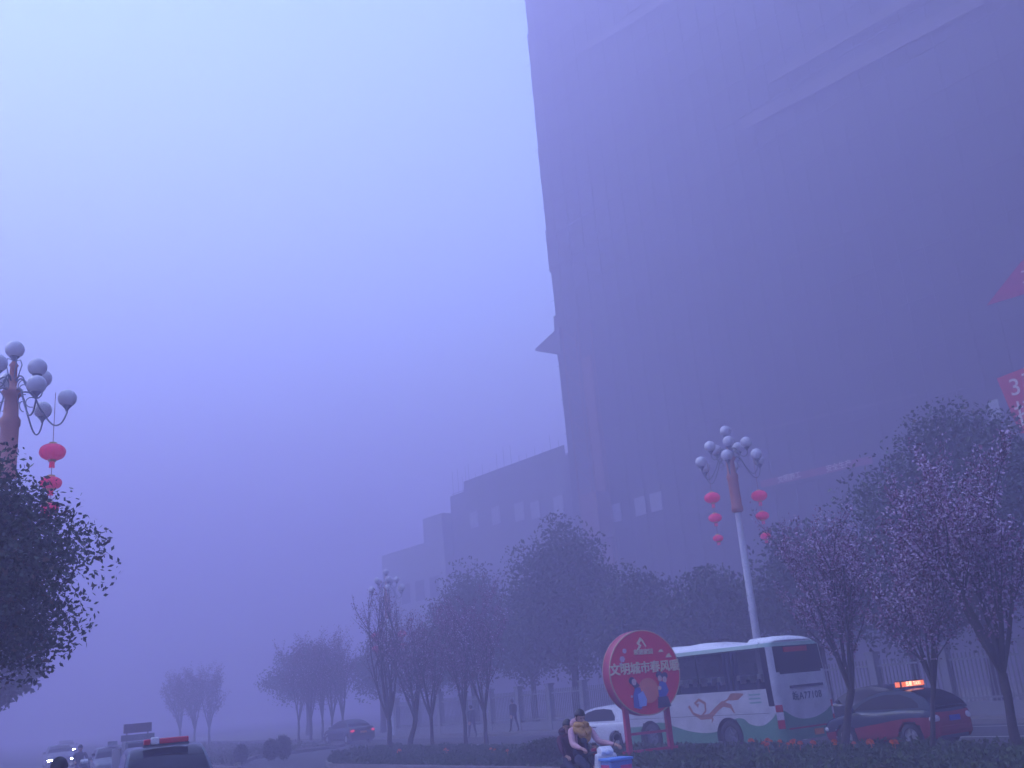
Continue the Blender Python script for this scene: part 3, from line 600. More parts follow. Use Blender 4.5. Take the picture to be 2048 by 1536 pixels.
for P_ in (circle(-.5, -.2, .1, 14), [(-.56, -.24), (-.44, -.12), (-.26, -.36), (-.42, -.42)], circle(.42, -.1, .1, 14), circle(.6, -.14, .1, 14), [(.3, -.7), (.62, -.7), (.7, -.98), (.26, -1.0)]): flat('figure_hair', [P_], M['figdark'], XF2 - .004)
for P_ in (circle(-.44, -.24, .075, 14, 1.2), circle(.42, -.2, .07, 14, 1.2), circle(.58, -.24, .07, 14, 1.2), circle(.38, -.46, .06, 10)): flat('figure_face', [P_], M['figskin'], XF2 - .016)

# ------------------------------------------------------------------ vehicles
def wheel(parent, x, y, r, w, name='wheel', rimm=None, side=1):
    b = MB(); T = Matrix.Translation((x, y, r)) @ Matrix.Rotation(R(90), 4, 'X')
    b.lathe([(r * .62, -w / 2), (r * .93, -w / 2), (r, -w * .32), (r, w * .32), (r * .93, w / 2), (r * .62, w / 2), (r * .62, -w / 2)], 28, mtx=T)
    o = b.build(name, M['rubber'], parent, normals=False)
    b = MB(); yo = -side * w * .38
    b.lathe([(.001, yo * .5), (r * .14, yo), (r * .17, yo * .9), (r * .2, yo * .55), (r * .5, yo * .6), (r * .62, yo * 1.1), (r * .62, yo * .8)], 28, mtx=T)
    for k in range(5):
        a = 2 * math.pi * k / 5; q = T @ Matrix.Rotation(a, 4, 'Z'); b.box(r * .14, r * .58, -.03, .03, min(yo * .6, yo * 1.0), max(yo * .6, yo * 1.0), mtx=q)
    b.build('rim', rimm or M['rim'], o, normals=False); return o

def car_shell(L, W, prof, xs_w, r_w, clear=.2):
    """lower body: prof = [(x, z_top, halfwidth factor)], wheel arches cut and snapped"""
    NX = int(L / .06); xs = np.linspace(-L / 2, L / 2, NX + 1); P = np.array(prof); verts = []; rows = []
    sec = [(.90, 0.), (.97, .06), (1.0, .2), (1.0, .35), (1.0, .5), (1.0, .62), (.995, .74), (.98, .86), (.94, .95), (.86, .99), (.7, 1.01), (.35, 1.03), (0, 1.035)]
    sec = sec + [(-a, b) for a, b in sec[-2::-1]]
    for x in xs:
        zt = np.interp(x, P[:, 0], P[:, 1]); hw = W / 2 * np.interp(x, P[:, 0], P[:, 2]); e = abs(x) - (L / 2 - .12)
        zb = clear + (.10 if e > 0 else 0) * max(0, e) / .12; rows.append([(x, hw * a, zb + (zt - zb) * c) for a, c in sec])
    V = [p for r_ in rows for p in r_]; K = len(sec); F = []
    V = [list(p) for p in V]
    for xw in xs_w:
        for v in V:
            d = math.hypot(v[0] - xw, v[2] - r_w); ra = r_w * 1.16
            if abs(d - ra) < .045 and abs(v[1]) > W * .36 and d > 0: v[0] = xw + (v[0] - xw) * ra / d; v[2] = r_w + (v[2] - r_w) * ra / d
    for i in range(NX):
        for k in range(K - 1):
            q = [i * K + k, (i + 1) * K + k, (i + 1) * K + k + 1, i * K + k + 1]
            cx = sum(V[j][0] for j in q) / 4; cz = sum(V[j][2] for j in q) / 4; cy = sum(V[j][1] for j in q) / 4
            if any(math.hypot(cx - xw, cz - r_w) < r_w * 1.15 and abs(cy) > W * .34 for xw in xs_w): continue
            F.append(tuple(q))
    F.append(tuple(range(K))); F.append(tuple(NX * K + k for k in range(K - 1, -1, -1)))
    b = MB(); b.add(V, F, 0, True); return b

def make_car(name, label, cat, loc, rz, L, W, prof, roof, belt_in=.90, roof_in=.70, rw=.31, axles=(.62, .58), body='pgrey', upper=None, group=None, wins=None, plate='amber', heads='lampoff', tails='tail', zt_belt=.95, ws=(0, 0), mirrors=True, cab_label=None):
    t = thing(name, label, cat, loc, rz, group)
    bm_ = M[body] if isinstance(body, str) else body; up = (M[upper] if isinstance(upper, str) else upper) or bm_
    xf, xr_ = L / 2 - axles[0] - .15, -L / 2 + axles[1] + .15
    car_shell(L, W, prof, (xf, xr_), rw).build('body', bm_, t)
    un = MB(); un.box(-L / 2 + .15, L / 2 - .15, -W / 2 + .12, W / 2 - .12, .19, .30)
    for xx in (xf, xr_): un.box(xx - .36, xx + .36, -W * .33, W * .33, .3, .68)
    un.build('underbody', M['darkplastic'], t)
    # greenhouse from a side profile: roof = list of (x, z) from windscreen base to rear base
    n = len(roof); zb = min(roof[0][1], roof[-1][1]); zmax = max(z for _, z in roof)
    def hw(z): return W / 2 * (belt_in + (roof_in - belt_in) * max(0, (z - zb) / (zmax - zb)) ** 1.0)
    cr = [-1, -.8, -.4, 0, .4, .8, 1]
    def strip_(i0, i1, nm, m, off=0., inset=0.):
        b = MB(); V = []
        for i in range(i0, i1 + 1):
            x, z = roof[i]
            for c_ in cr: V.append((x, hw(z) * c_ * (1 - inset), z + off + .035 * (1 - c_ * c_)))
        k = len(cr); b.add(V, [(a * k + j, a * k + j + 1, (a + 1) * k + j + 1, (a + 1) * k + j) for a in range(i1 - i0) for j in range(k - 1)], 0, True); return b.build(nm, m, t)
    wf, wr = ws
    strip_(0, n - 1, 'roof', up)
    strip_(0, wf, 'windscreen', M['glass'], .012, .07); strip_(n - 1 - wr, n - 1, 'rear_window', M['glass'], .012, .07)
    for sgn in (1, -1):
        b = MB(); V = [(x, sgn * hw(z), z) for x, z in roof] + [(x, sgn * hw(zb) * 1.0, zb - .04) for x, z in (roof[-1], roof[0])]
        b.add(V, [tuple(range(len(V)))]); b.build('side_panel', up, t)
        for w_ in wins or []:
            b = MB(); V = [(x, sgn * (hw(z) + .006), z) for x, z in w_]; b.add(V, [tuple(range(len(V)))]); b.build('side_window', M['glass'], t)
        for zz, yy in ((.58, 1),):
            pass
        if mirrors:
            b = MB(); xm = roof[0][0] - .35; b.ball((xm, sgn * (W / 2 + .08), zb + .06), .06, .11, .08, 10, 8); b.tube([(xm, sgn * W * .45, zb), (xm, sgn * (W / 2 + .05), zb + .04)], .02, 6); b.build('wing_mirror', up, t)
        b = MB(); b.box(-.35, -.15, sgn * W / 2 * 1.0 - .005, sgn * W / 2 * 1.0 + .015, zb - .16, zb - .13); b.build('door_handle', M['darkplastic'], t)
    for xx in (xf, xr_):
        for sgn in (1, -1): wheel(t, xx, sgn * (W / 2 - .11), rw, .2, side=sgn)
    zt_f = np.interp(L / 2 - .05, [p[0] for p in prof], [p[1] for p in prof]); zt_r = np.interp(-L / 2 + .05, [p[0] for p in prof], [p[1] for p in prof])
    for sgn in (1, -1):
        b = MB(); b.ball((L / 2 - .12, sgn * W * .36, zt_f - .14), .13, .2, .09, 12, 8); b.build('headlight', M[heads], t)
        b = MB(); b.ball((-L / 2 + .11, sgn * W * .385, zt_r - .15), .13, .17, .12, 12, 8); b.build('tail_light', M[tails], t)
    b = MB(); b.box(-L / 2 - .025, -L / 2 + .05, -W * .4, W * .4, .36, .52); b.build('bumper', bm_, t, bevel=.03); b = MB(); b.box(L / 2 - .05, L / 2 + .025, -W * .4, W * .4, .34, .5); b.build('bumper', bm_, t, bevel=.03)
    b = MB(); b.box(-L / 2 - .04, -L / 2 - .026, -.22, .22, .62, .75); b.build('number_plate', M[plate], t)
    b = MB(); b.box(L / 2 + .027, L / 2 + .04, -.22, .22, .38, .5); b.build('number_plate', M[plate], t)
    b = MB(); b.box(L / 2 - .03, L / 2 + .01, -.4, .4, zt_f - .2, zt_f - .1); b.build('grille', M['darkplastic'], t)
    return t

def arc_roof(x0, z0, x1, z1, peak, n=12, flat_=.5):
    o = []
    for i in range(n + 1):
        f = i / n; x = x0 + (x1 - x0) * f; base = z0 + (z1 - z0) * f; o.append((x, base + (peak - max(z0, z1)) * (math.sin(math.pi * f) ** flat_)))
    return o

# coach -------------------------------------------------------------
def make_bus():
    L, W = 6.9, 2.36
    t = thing('coach', 'white and green coach with a brown swirl on its side, seen from the rear corner', 'bus', S(20.45 + L / 2, 22.45 + W / 2, 0), ROT)
    side = [(-4, .42), (-3.45, .42), (-3.42, .40), (-3.0, .27), (-2.65, .235), (-2.3, .25), (-1.95, .31), (-1.6, .30), (-1.2, .22), (-.6, .185), (.2, .20), (.9, .25), (1.6, .30), (2.3, .27), (4, .27)]
    side = [(x, z * 3) for x, z in side]
    rear = [(-1.3, 1.2), (-1.05, 1.1), (-.7, .93), (0, .80), (.6, .88), (1.0, 1.08), (1.3, 1.2)]
    paint = curve_paint('coach_paint', (.68, .68, .70), (.13, .34, .22), side, rear)
    def outline(hl, hw, rc):
        P = []; nL, nW, nC = 92, 30, 5
        def line(a, b, n): return [(a[0] + (b[0] - a[0]) * i / n, a[1] + (b[1] - a[1]) * i / n) for i in range(n)]
        def cor(cx, cy, a0): return [(cx + rc * math.cos(R(a0 + 90 * i / nC)), cy + rc * math.sin(R(a0 + 90 * i / nC))) for i in range(nC)]
        P += line((-hl + rc, hw), (hl - rc, hw), nL)[::1]
        P += [(cx, cy) for cx, cy in cor(hl - rc, hw - rc, 90)][::-1][:0]
        # walk: left side forward, front-left corner, front, front-right corner, right side back, rear-right, rear, rear-left
        P += [(hl - rc + rc * math.sin(R(90 * i / nC)), hw - rc + rc * math.cos(R(90 * i / nC))) for i in range(nC)]
        P += line((hl, hw - rc), (hl, -hw + rc), nW)
        P += [(hl - rc + rc * math.cos(R(90 * i / nC)), -hw + rc - rc * math.sin(R(90 * i / nC))) for i in range(nC)]
        P += line((hl - rc, -hw), (-hl + rc, -hw), nL)
        P += [(-hl + rc - rc * math.sin(R(90 * i / nC)), -hw + rc - rc * math.cos(R(90 * i / nC))) for i in range(nC)]
        P += line((-hl, -hw + rc), (-hl, hw - rc), nW)
        P += [(-hl + rc - rc * math.cos(R(90 * i / nC)), hw - rc + rc * math.sin(R(90 * i / nC))) for i in range(nC)]
        return P
    zs = [.26, .34, .42, .5, .58, .66, .74, .82, .9, .98, 1.06, 1.14, 1.22, 1.3, 1.38, 1.46, 1.54, 1.62, 1.70, 1.78, 1.86, 1.94, 2.0, 2.06, 2.12, 2.2, 2.3, 2.4, 2.5, 2.6, 2.68, 2.76, 2.84, 2.90, 2.95, 2.98, 3.0]
    rows = []
    for z in zs:
        k = max(0, z - 1.7); hw = W / 2 - .045 * k - (.0 if z < 2.84 else (z - 2.84) ** 1.6 * 3.0); dr = .06 * max(0, z - 1.1)
        P = outline(L / 2 - (.0 if z < 2.84 else (z - 2.84) * .9), hw, .22)
        rows.append([(x + (dr if x < -L / 2 + .5 else 0) - (.22 * max(0, z - 1.3) if x > L / 2 - .5 else 0), y, z) for x, y in P])
    V = [p for r_ in rows for p in r_]; K = len(rows[0]); V = [list(p) for p in V]
    WX = (-L / 2 + 2.05, L / 2 - 1.35); RW = .44
    for v in V:
        for xw in WX:
            d = math.hypot(v[0] - xw, v[2] - RW)
            if abs(v[1]) > 1.0 and abs(d - .53) < .05: v[0] = xw + (v[0] - xw) * .53 / d; v[2] = RW + (v[2] - RW) * .53 / d
    G = {'body': [], 'side_glass': [], 'far_glass': [], 'rear_window': [], 'windscreen': [], 'roof': [], 'gutter_stripe': [], 'corner_trim': []}
    for i in range(len(zs) - 1):
        for k in range(K):
            q = (i * K + k, i * K + (k + 1) % K, (i + 1) * K + (k + 1) % K, (i + 1) * K + k)
            cx, cy, cz = (sum(V[j][a] for j in q) / 4 for a in range(3))
            if abs(cy) > 1.0 and any(math.hypot(cx - xw, cz - RW) < .53 for xw in WX): continue
            key = 'body'; dr = .06 * max(0, cz - 1.1); rx = cx - dr
            if cz > 2.84: key = 'roof' if cz > 2.93 else 'gutter_stripe'
            elif abs(cy) > W / 2 - .2 and -L / 2 + .36 < rx and cx < L / 2 - .5 and cz > 1.70 and cz < 2.84: key = 'side_glass' if cy > 0 else 'far_glass'
            elif abs(cy) > W / 2 - .14 and -L / 2 + .16 < rx < -L / 2 + .36 and 1.22 < cz < 2.84: key = 'corner_trim'
            elif rx < -L / 2 + .15 and cz > 2.06 and cz < 2.84 and abs(cy) < 1.0 - max(0, .12 - (cz - 2.06)) * 1.2: key = 'rear_window'
            elif cx > L / 2 - .8 and abs(cy) < 1.06 and 1.38 < cz < 2.76: key = 'windscreen'
            G[key].append(q)
    mm = {'body': paint, 'side_glass': M['busglass'], 'far_glass': M['busglass'], 'rear_window': M['glass'], 'windscreen': M['busglass'], 'roof': M['busroof'], 'gutter_stripe': M['busgreen'], 'corner_trim': M['glass']}
    nm = {'side_glass': 'side_window_band', 'far_glass': 'side_window_band'}
    G['roof'].append(tuple((len(zs) - 1) * K + k for k in range(K)))
    ct = G.pop('corner_trim'); G['corner_trim'] = [f for f in ct if V[f[0]][1] > 0]; G['corner_trim_far'] = [f for f in ct if V[f[0]][1] <= 0]; mm['corner_trim_far'] = M['glass']; nm['corner_trim_far'] = 'corner_trim'
    for key, fs in G.items():
        used = sorted({j for f in fs for j in f}); mp = {j: n_ for n_, j in enumerate(used)}
        b = MB(); b.add([V[j] for j in used], [tuple(mp[j] for j in f) for f in fs], 0, True); b.build(nm.get(key, key), mm[key], t)
    b = MB(); b.box(-L / 2 + .2, L / 2 - .3, -W / 2 + .15, W / 2 - .15, .3, .95); b.box(-L / 2 + .1, L / 2 - .2, -W / 2 + .05, W / 2 - .05, 1.0, 1.05); b.build('chassis', M['darkplastic'], t)
    # window pillars, curtains, seats
    for x in (-1.75, -.3, 1.15, 2.4):
        b = MB(); b.box(x - .025, x + .025, W / 2 - .075, W / 2 - .055, 1.7, 2.84); b.build('window_pillar', M['darkplastic'], t)
    b = MB()
    for x0, x1 in ((-1.95, -1.35), (.9, 1.3)):
        n_ = 14
        Vc = [(x0 + (x1 - x0) * i / n_, W / 2 - .17 + .025 * math.sin(i * 2.4), z_) for z_ in (1.7, 2.8) for i in range(n_ + 1)]; b.add(Vc, [(i, i + 1, i + n_ + 2, i + n_ + 1) for i in range(n_)])
    b.build('curtain', M['curtain'], t)
    for i in range(7):
        for yy in (.72, -.72):
            x = -2.75 + i * .82; b = MB(); b.box(x - .06, x + .06, yy - .42, yy + .42, 1.3, 1.98, mtx=None); b.box(x - .05, x + .42, yy - .42, yy + .42, 1.2, 1.36); so = b.build('seat', M['seat'], t, bevel=.03)
            b = MB()
            for dy in (-.21, .21): b.box(x - .08, x + .08, yy + dy - .13, yy + dy + .13, 1.88, 2.12)
            b.build('headrest', M['headrest'], so, bevel=.03)
    # wheels, roof pods, rear details
    for xx in WX:
        for sgn in (1, -1): wheel(t, xx, sgn * (W / 2 - .16), RW, .26, side=sgn, rimm=M['pgrey'])
    b = MB()
    for x0, x1, h in ((-1.1, 1.6, .2), (-3.25, -2.2, .16)):
        n_ = 14; Vp = []
        for i in range(n_ + 1):
            f = i / n_; x = x0 + (x1 - x0) * f; hh = h * (math.sin(math.pi * min(1, f * 1.15 if f < .8 else (1 - f) * 4 + .2)) ** .5 if 0 < f < 1 else 0)
            for yy, kk in ((-.8, 0), (-.7, .8), (-.3, 1), (.3, 1), (.7, .8), (.8, 0)): Vp.append((x, yy, 2.985 + max(hh, .02) * kk))
        b.add(Vp, [(a * 6 + j, a * 6 + j + 1, (a + 1) * 6 + j + 1, (a + 1) * 6 + j) for a in range(n_) for j in range(5)], 0, True)
    b.build('roof_unit', M['white'], t)
    b = MB(); b.box(-L / 2 + .0, -L / 2 + .02, -.82, .6, 1.66, 1.73); b.build('rear_trim_bar', M['darkplastic'], t)
    b = MB(); b.box(-L / 2 + .075, -L / 2 + .11, -.45, .55, 2.66, 2.8); b.build('high_brake_light', M['tail'], t)
    mt = Matrix.Translation((-L / 2 - .004, -.05, 1.42)) @ Matrix(((0, 0, -1, 0), (-1, 0, 0, 0), (0, 1, 0, 0), (0, 0, 0, 1)))
    text_mesh('rear_number', '皖A77108', .27, M['ink'], t, mt, .002, 1.15, .004)
    b = MB(); b.box(-L / 2 - .012, -L / 2 - .004, -1.05, .9, .56, .60); b.build('rear_red_line', M['busred'], t)
    b = MB(); b.box(-L / 2 - .02, -L / 2 + .02, -.5, -.12, .34, .50); b.build('number_plate', M['amber'], t)
    for sgn in (1, -1):
        Q = Matrix.Translation((-L / 2 + .1, sgn * (W / 2 - .1), 0)) @ Matrix.Rotation(sgn * R(-45), 4, 'Z')
        for z0, z1, m_ in ((1.05, 1.24, 'tail'), (.84, 1.045, 'taillens'), (.60, .835, 'tail')):
            b = MB(); b.box(-.075, -.02, -.1, .1, z0, z1, mtx=Q); b.build('tail_light', M[m_], t, bevel=.015)
        b = MB(); b.ball((L / 2 - .05, sgn * .85, .75), .06, .2, .13); b.build('headlight', M['lampoff'], t)
        b = MB(); b.tube([(L / 2 - .3, sgn * 1.05, 2.6), (L / 2 + .1, sgn * 1.3, 2.5)], .025, 6); b.box(L / 2 + .05, L / 2 + .12, sgn * 1.3 - .1, sgn * 1.3 + .1, 2.1, 2.5); b.build('wing_mirror', M['darkplastic'], t)
    b = MB(); b.box(-L / 2 + .4, L / 2 - .2, W / 2 + .001, W / 2 + .004, 1.03, 1.04); b.build('panel_seam', M['darkplastic'], t)
    # brown swirl decal on the near side (x runs to the front = screen left)
    yS = W / 2 + .003
    def ribbon(pts, w):
        P = [Vector((p[0], 0, p[1])) for p in pts]; out = []; o2 = []
        for i, p in enumerate(P):
            tt = (P[min(i + 1, len(P) - 1)] - P[max(i - 1, 0)]).normalized(); nn = Vector((-tt.z, 0, tt.x)); ww = w[i] / 2; out.append(p + nn * ww); o2.append(p - nn * ww)
        return out, o2
    b = MB()
    def addr(pts, w, k):
        a, c_ = ribbon(pts, w); V2 = [(p.x, yS + k, p.z) for p in a + c_]; n_ = len(pts); b.add(V2, [(i, i + 1, n_ + i + 1, n_ + i) for i in range(n_ - 1)])
    X = lambda px: -3.35 + (1567 - px) / 50.5 * 1.0
    addr([(X(1388), 1.35), (X(1396), 1.12), (X(1412), 1.0), (X(1432), 1.02), (X(1448), 1.22), (X(1462), 1.36), (X(1478), 1.28), (X(1484), 1.08)], [.1, .08, .14, .16, .15, .17, .12, .04], 0)
    addr([(X(1460), 1.38), (X(1474), 1.47), (X(1482), 1.54), (X(1494), 1.54), (X(1507), 1.60)], [.05, .05, .2, .2, .03], .002)
    addr([(X(1414), 1.04), (X(1424), 1.18), (X(1425), 1.4), (X(1412), 1.52), (X(1403), 1.42), (X(1410), 1.34)], [.05, .07, .1, .09, .1, .14], .003)
    addr([(X(1434), 1.05), (X(1437), .93), (X(1434), .84)], [.07, .08, .02], .004)
    b.build('side_swirl', M['decal'], t, normals=False)
    b = MB()
    for j in range(3): b.box(X(1540), X(1517), yS, yS + .002, 1.54 - j * .11, 1.585 - j * .11)
    b.build('side_small_print', M['decaltext'], t)
    return t
make_bus()

# taxi ----------------------------------------------------------------
taxi_paint = curve_paint('taxi_paint', (.03, .055, .08), (.34, .03, .04), [(-4, .72), (-1.9, .74), (-1, .74), (0, .62), (1, .5), (2, .42), (4, .4)], [(-1.3, .88), (-.8, .86), (0, .84), (.8, .86), (1.3, .88)], rough=.25)
SED = lambda L, zf, zc, zr: [(-L / 2, zr - .3, .84), (-L / 2 + .06, zr - .06, .93), (-L / 2 + .25, zr, .98), (-L / 2 + .9, zr + .02, 1), (0, zc, 1), (L / 2 - 1.2, zf + .04, 1), (L / 2 - .5, zf - .07, .97), (L / 2 - .15, zf - .18, .92), (L / 2 - .03, zf - .28, .86), (L / 2, zf - .42, .80)]
L = 3.5; rf = [(.95, .93), (.62, 1.13), (.3, 1.28), (-.05, 1.37), (-.4, 1.41), (-.8, 1.40), (-1.15, 1.34), (-1.42, 1.22), (-1.6, 1.08), (-1.68, .95)]
tx = make_car('taxi', 'dark-topped red taxi with a lit orange roof sign, queued behind the coach', 'taxi', S(16.0 + L / 2, 22.95 + .85, 0), ROT, L, 1.7, SED(L, .93, .93, .95), rf, body=taxi_paint, upper=mat('paint_teal_dark', (.02, .045, .075), .4, spec=.25), wins=[[(.66, .97), (.42, 1.14), (.1, 1.26), (-.3, 1.33), (-.75, 1.32), (-1.1, 1.22), (-1.3, 1.08), (-1.33, .98)]], plate='platebl', tails='taillens', ws=(3, 4), rw=.31)
b = MB(); b.box(-.76, -.56, -.50, .50, 1.465, 1.64); rs = b.build('roof_sign', M['darkplastic'], tx, bevel=.02)
b = MB(); b.box(-.77, -.762, -.47, .47, 1.49, 1.615); b.build('lit_panel', M['led'], rs)
b = MB(); b.box(-.73, -.59, .503, .51, 1.49, 1.615); b.build('lit_panel', M['led'], rs)
mt = Matrix.Translation((-.775, 0, 1.552)) @ Matrix(((0, 0, -1, 0), (-1, 0, 0, 0), (0, 1, 0, 0), (0, 0, 0, 1)))
text_mesh('lettering', '出租 TAXI', .13, M['ledtext'], rs, mt, .002, 1.1)

# hatchbacks and sedans ----------------------------------------------
L = 4.15; HB = [(-L / 2, .62, .84), (-L / 2 + .06, .88, .92), (-L / 2 + .22, .96, .97), (0, .94, 1), (L / 2 - 1.1, .93, 1), (L / 2 - .4, .82, .96), (L / 2 - .1, .66, .9), (L / 2, .5, .8)]
rf = [(1.25, .94), (.95, 1.12), (.65, 1.27), (.35, 1.37), (0, 1.43), (-.4, 1.46), (-.9, 1.45), (-1.3, 1.41), (-1.6, 1.33), (-1.78, 1.18), (-1.92, .97)]
make_car('hatchback', 'silvery white hatchback ahead of the coach, glimpsed beside and between the sign legs', 'car', S(27.75 + L / 2, 22.95 + .86, 0), ROT, L, 1.72, HB, rf, body='silver', wins=[[(.85, .98), (.62, 1.16), (.3, 1.30), (-.1, 1.37), (-.6, 1.385), (-1.05, 1.34), (-1.28, 1.12), (-1.3, .99)]], ws=(3, 3), tails='taillens', plate='platebl')
L = 4.4; rf = arc_roof(1.05, .95, -1.65, .98, 1.43, 14, .6)
make_car('sedan', 'dark sedan with red tail lights at the far kerb, half hidden behind the taxi', 'car', S(20.0 + L / 2, 28.9, 0), ROT, L, 1.72, SED(L, .95, .95, 1.0), rf, body='pdark', wins=[[(.72, .99), (.4, 1.2), (0, 1.32), (-.5, 1.33), (-1.0, 1.22), (-1.2, 1.0)]], tails='taillit', ws=(4, 4), plate='platebl')
make_car('sedan', 'fogged dark car with red lights beyond the slanting plum tree', 'car', S(62.5, 28.6, 0), ROT, L, 1.75, SED(L, .95, .95, 1.0), rf, body='pdark', wins=[[(.72, .99), (.4, 1.2), (0, 1.32), (-.5, 1.33), (-1.0, 1.22), (-1.2, 1.0)]], tails='taillit', ws=(4, 4))
# oncoming, on the near carriageway (facing the camera)
BACK = ROT + math.pi
pol_prof = [(-2.1, .75, .86), (-2.04, 1.0, .95), (-1.9, 1.05, 1), (0, 1.03, 1), (1.0, 1.02, 1), (1.7, .92, .96), (2.0, .78, .9), (2.1, .55, .82)]
rf = [(1.2, 1.03), (1.0, 1.2), (.8, 1.36), (.62, 1.47), (.45, 1.55), (.2, 1.61), (-.3, 1.64), (-.9, 1.64), (-1.5, 1.6), (-1.85, 1.5), (-1.95, 1.3), (-2.02, 1.05)]
pv = make_car('patrol_car', 'dark small patrol car with a red roof light bar, its front cut by the frame', 'car', (-7.75, 21.6, 0), BACK - R(11), 4.2, 1.78, pol_prof, rf, body=mat('paint_slate', (.05, .06, .09), .25), roof_in=.74, belt_in=.93, ws=(5, 3), wins=[[(.9, 1.08), (.7, 1.26), (.5, 1.42), (.3, 1.50), (-.4, 1.55), (-1.0, 1.55), (-1.5, 1.5), (-1.6, 1.08)]], heads='lampoff', plate='platebl')
pv.scale = (1.07, 1.07, 1.07)
lb = MB(); lb.box(.28, .52, -.42, .40, 1.655, 1.70); lbo = lb.build('light_bar', M['darkplastic'], pv)
for y0, y1, m_ in ((-.41, -.29, 'barred'), (-.28, -.14, 'barwhite'), (-.13, .39, 'barred')):
    b = MB(); b.box(.29, .51, y0, y1, 1.70, 1.80 if m_ != 'barwhite' else 1.825); b.build('lens', M[m_], lbo, bevel=.02)
b = MB(); b.box(.60, .66, -.5, .3, 1.40, 1.42, mtx=Matrix.Translation((.12, 0, -.02))); b.build('sun_visor_paper', M['white'], pv)
L = 4.4; rf = arc_roof(1.05, .95, -1.65, .98, 1.43, 14, .6)
W1 = [[(.72, .99), (.4, 1.2), (0, 1.32), (-.5, 1.33), (-1.0, 1.22), (-1.2, 1.0)]]
make_car('sedan', 'oncoming car of which one big bright headlight shows, left of the dark head', 'car', (-32.0, 69.6, 0), BACK - R(6), L, 1.72, SED(L, .95, .95, 1.0), rf, body='pgrey', wins=W1, heads='lampon', ws=(4, 4))
make_car('sedan', 'farthest oncoming car with two small bright headlights, highest of the three lights', 'car', (-47.0, 103.6, 0), BACK - R(8), L, 1.72, SED(L, .95, .95, 1.0), rf, body='pgrey', wins=W1, heads='lampon', ws=(4, 4))
tc_ = make_car('taxi', 'fogged grey car with a small roof lamp, between the moped rider and the small truck', 'taxi', (-19.3, 47.2, 0), BACK - R(8), L, 1.8, SED(L, .95, .95, 1.0), rf, body='pgrey', wins=W1, ws=(4, 4))
b = MB(); b.prism([(-.12, 1.46), (.12, 1.46), (.05, 1.64), (-.05, 1.64)], -.2, .2); b.build('roof_lamp', M['pgrey'], tc_)

# small truck with a board over its cab
tr_ = thing('small_truck', 'small fogged truck with a dark board above its cab and an amber lamp', 'truck', (-16.3, 42.2, 0), BACK - R(3)); tr_.scale = (.85, .85, .92)
b = MB(); b.prism([(1.7, .35), (1.7, .95), (1.55, 1.05), (1.25, 1.75), (.4, 1.78), (.35, .35)], -.72, .72); b.build('cab', M['pgrey'], tr_, bevel=.04)
b = MB(); b.add([(1.565, -.62, 1.07), (1.565, .62, 1.07), (1.285, .6, 1.70), (1.285, -.6, 1.70)], [(0, 1, 2, 3)]); b.build('windscreen', M['glass'], tr_)
b = MB(); b.box(-1.8, .3, -.76, .76, .55, 1.0); b.box(-1.8, .3, -.76, -.72, 1.0, 1.5); b.box(-1.8, .3, .72, .76, 1.0, 1.5); b.build('cargo_bed', M['pgrey'], tr_)
b = MB(); b.box(.35, .40, -.75, .75, 1.80, 2.05); b.build('roof_rack', M['fence'], tr_)
b = MB(); b.box(.1, .35, -.6, .62, 2.12, 2.50); b.box(.2, .25, -.5, -.45, 1.78, 2.12); b.box(.2, .25, .45, .5, 1.78, 2.12); b.build('cab_board', M['signgrey'], tr_)
for sgn in (1, -1):
    b = MB(); b.ball((1.69, sgn * .55, .78), .05, .11, .09); b.build('headlight', M['lampon2'] if sgn < 0 else M['lampoff'], tr_)
for xx in (1.0, -1.15):
    for sgn in (1, -1): wheel(tr_, xx, sgn * .62, .3, .18, side=sgn)

# ------------------------------------------------------------------ people
def body_mesh(name, J, E, mats, region, parent):
    """one continuous skinned body: J joints {name: (pos, radius)}, E edges, region(name)->material index"""
    names = list(J); idx = {n: i for i, n in enumerate(names)}
    me = bpy.data.meshes.new(name); me.from_pydata([J[n][0] for n in names], [(idx[a], idx[b]) for a, b in E], [])
    o = bpy.data.objects.new(name + '_src', me); COL.objects.link(o)
    md = o.modifiers.new('skin', 'SKIN'); md.branch_smoothing = .4; md.use_smooth_shade = True
    for n, v in zip(names, me.skin_vertices[0].data):
        r = J[n][1]; v.radius = r if isinstance(r, tuple) else (r, r); v.use_root = (n == 'pelvis')
    sb = o.modifiers.new('sub', 'SUBSURF'); sb.levels = 1; sb.render_levels = 1
    dg = bpy.context.evaluated_depsgraph_get(); m2 = bpy.data.meshes.new_from_object(o.evaluated_get(dg)); bpy.data.objects.remove(o); m2.name = name
    for m in mats: m2.materials.append(m)
    P = np.array([J[n][0] for n in names]); seg = [(idx[a], idx[b]) for a, b in E]; reg = [region(a, b) for a, b in E]
    for f in m2.polygons:
        c = np.array(f.center); best = 1e9; bi = 0
        for (a, b), g_ in zip(seg, reg):
            ab = P[b] - P[a]; t = np.clip(np.dot(c - P[a], ab) / max(1e-9, np.dot(ab, ab)), 0, 1); d = np.linalg.norm(c - P[a] - ab * t)
            if d < best: best = d; bi = g_
        f.material_index = bi; f.use_smooth = True
    ob = bpy.data.objects.new(name, m2); COL.objects.link(ob); ob.parent = parent; return ob

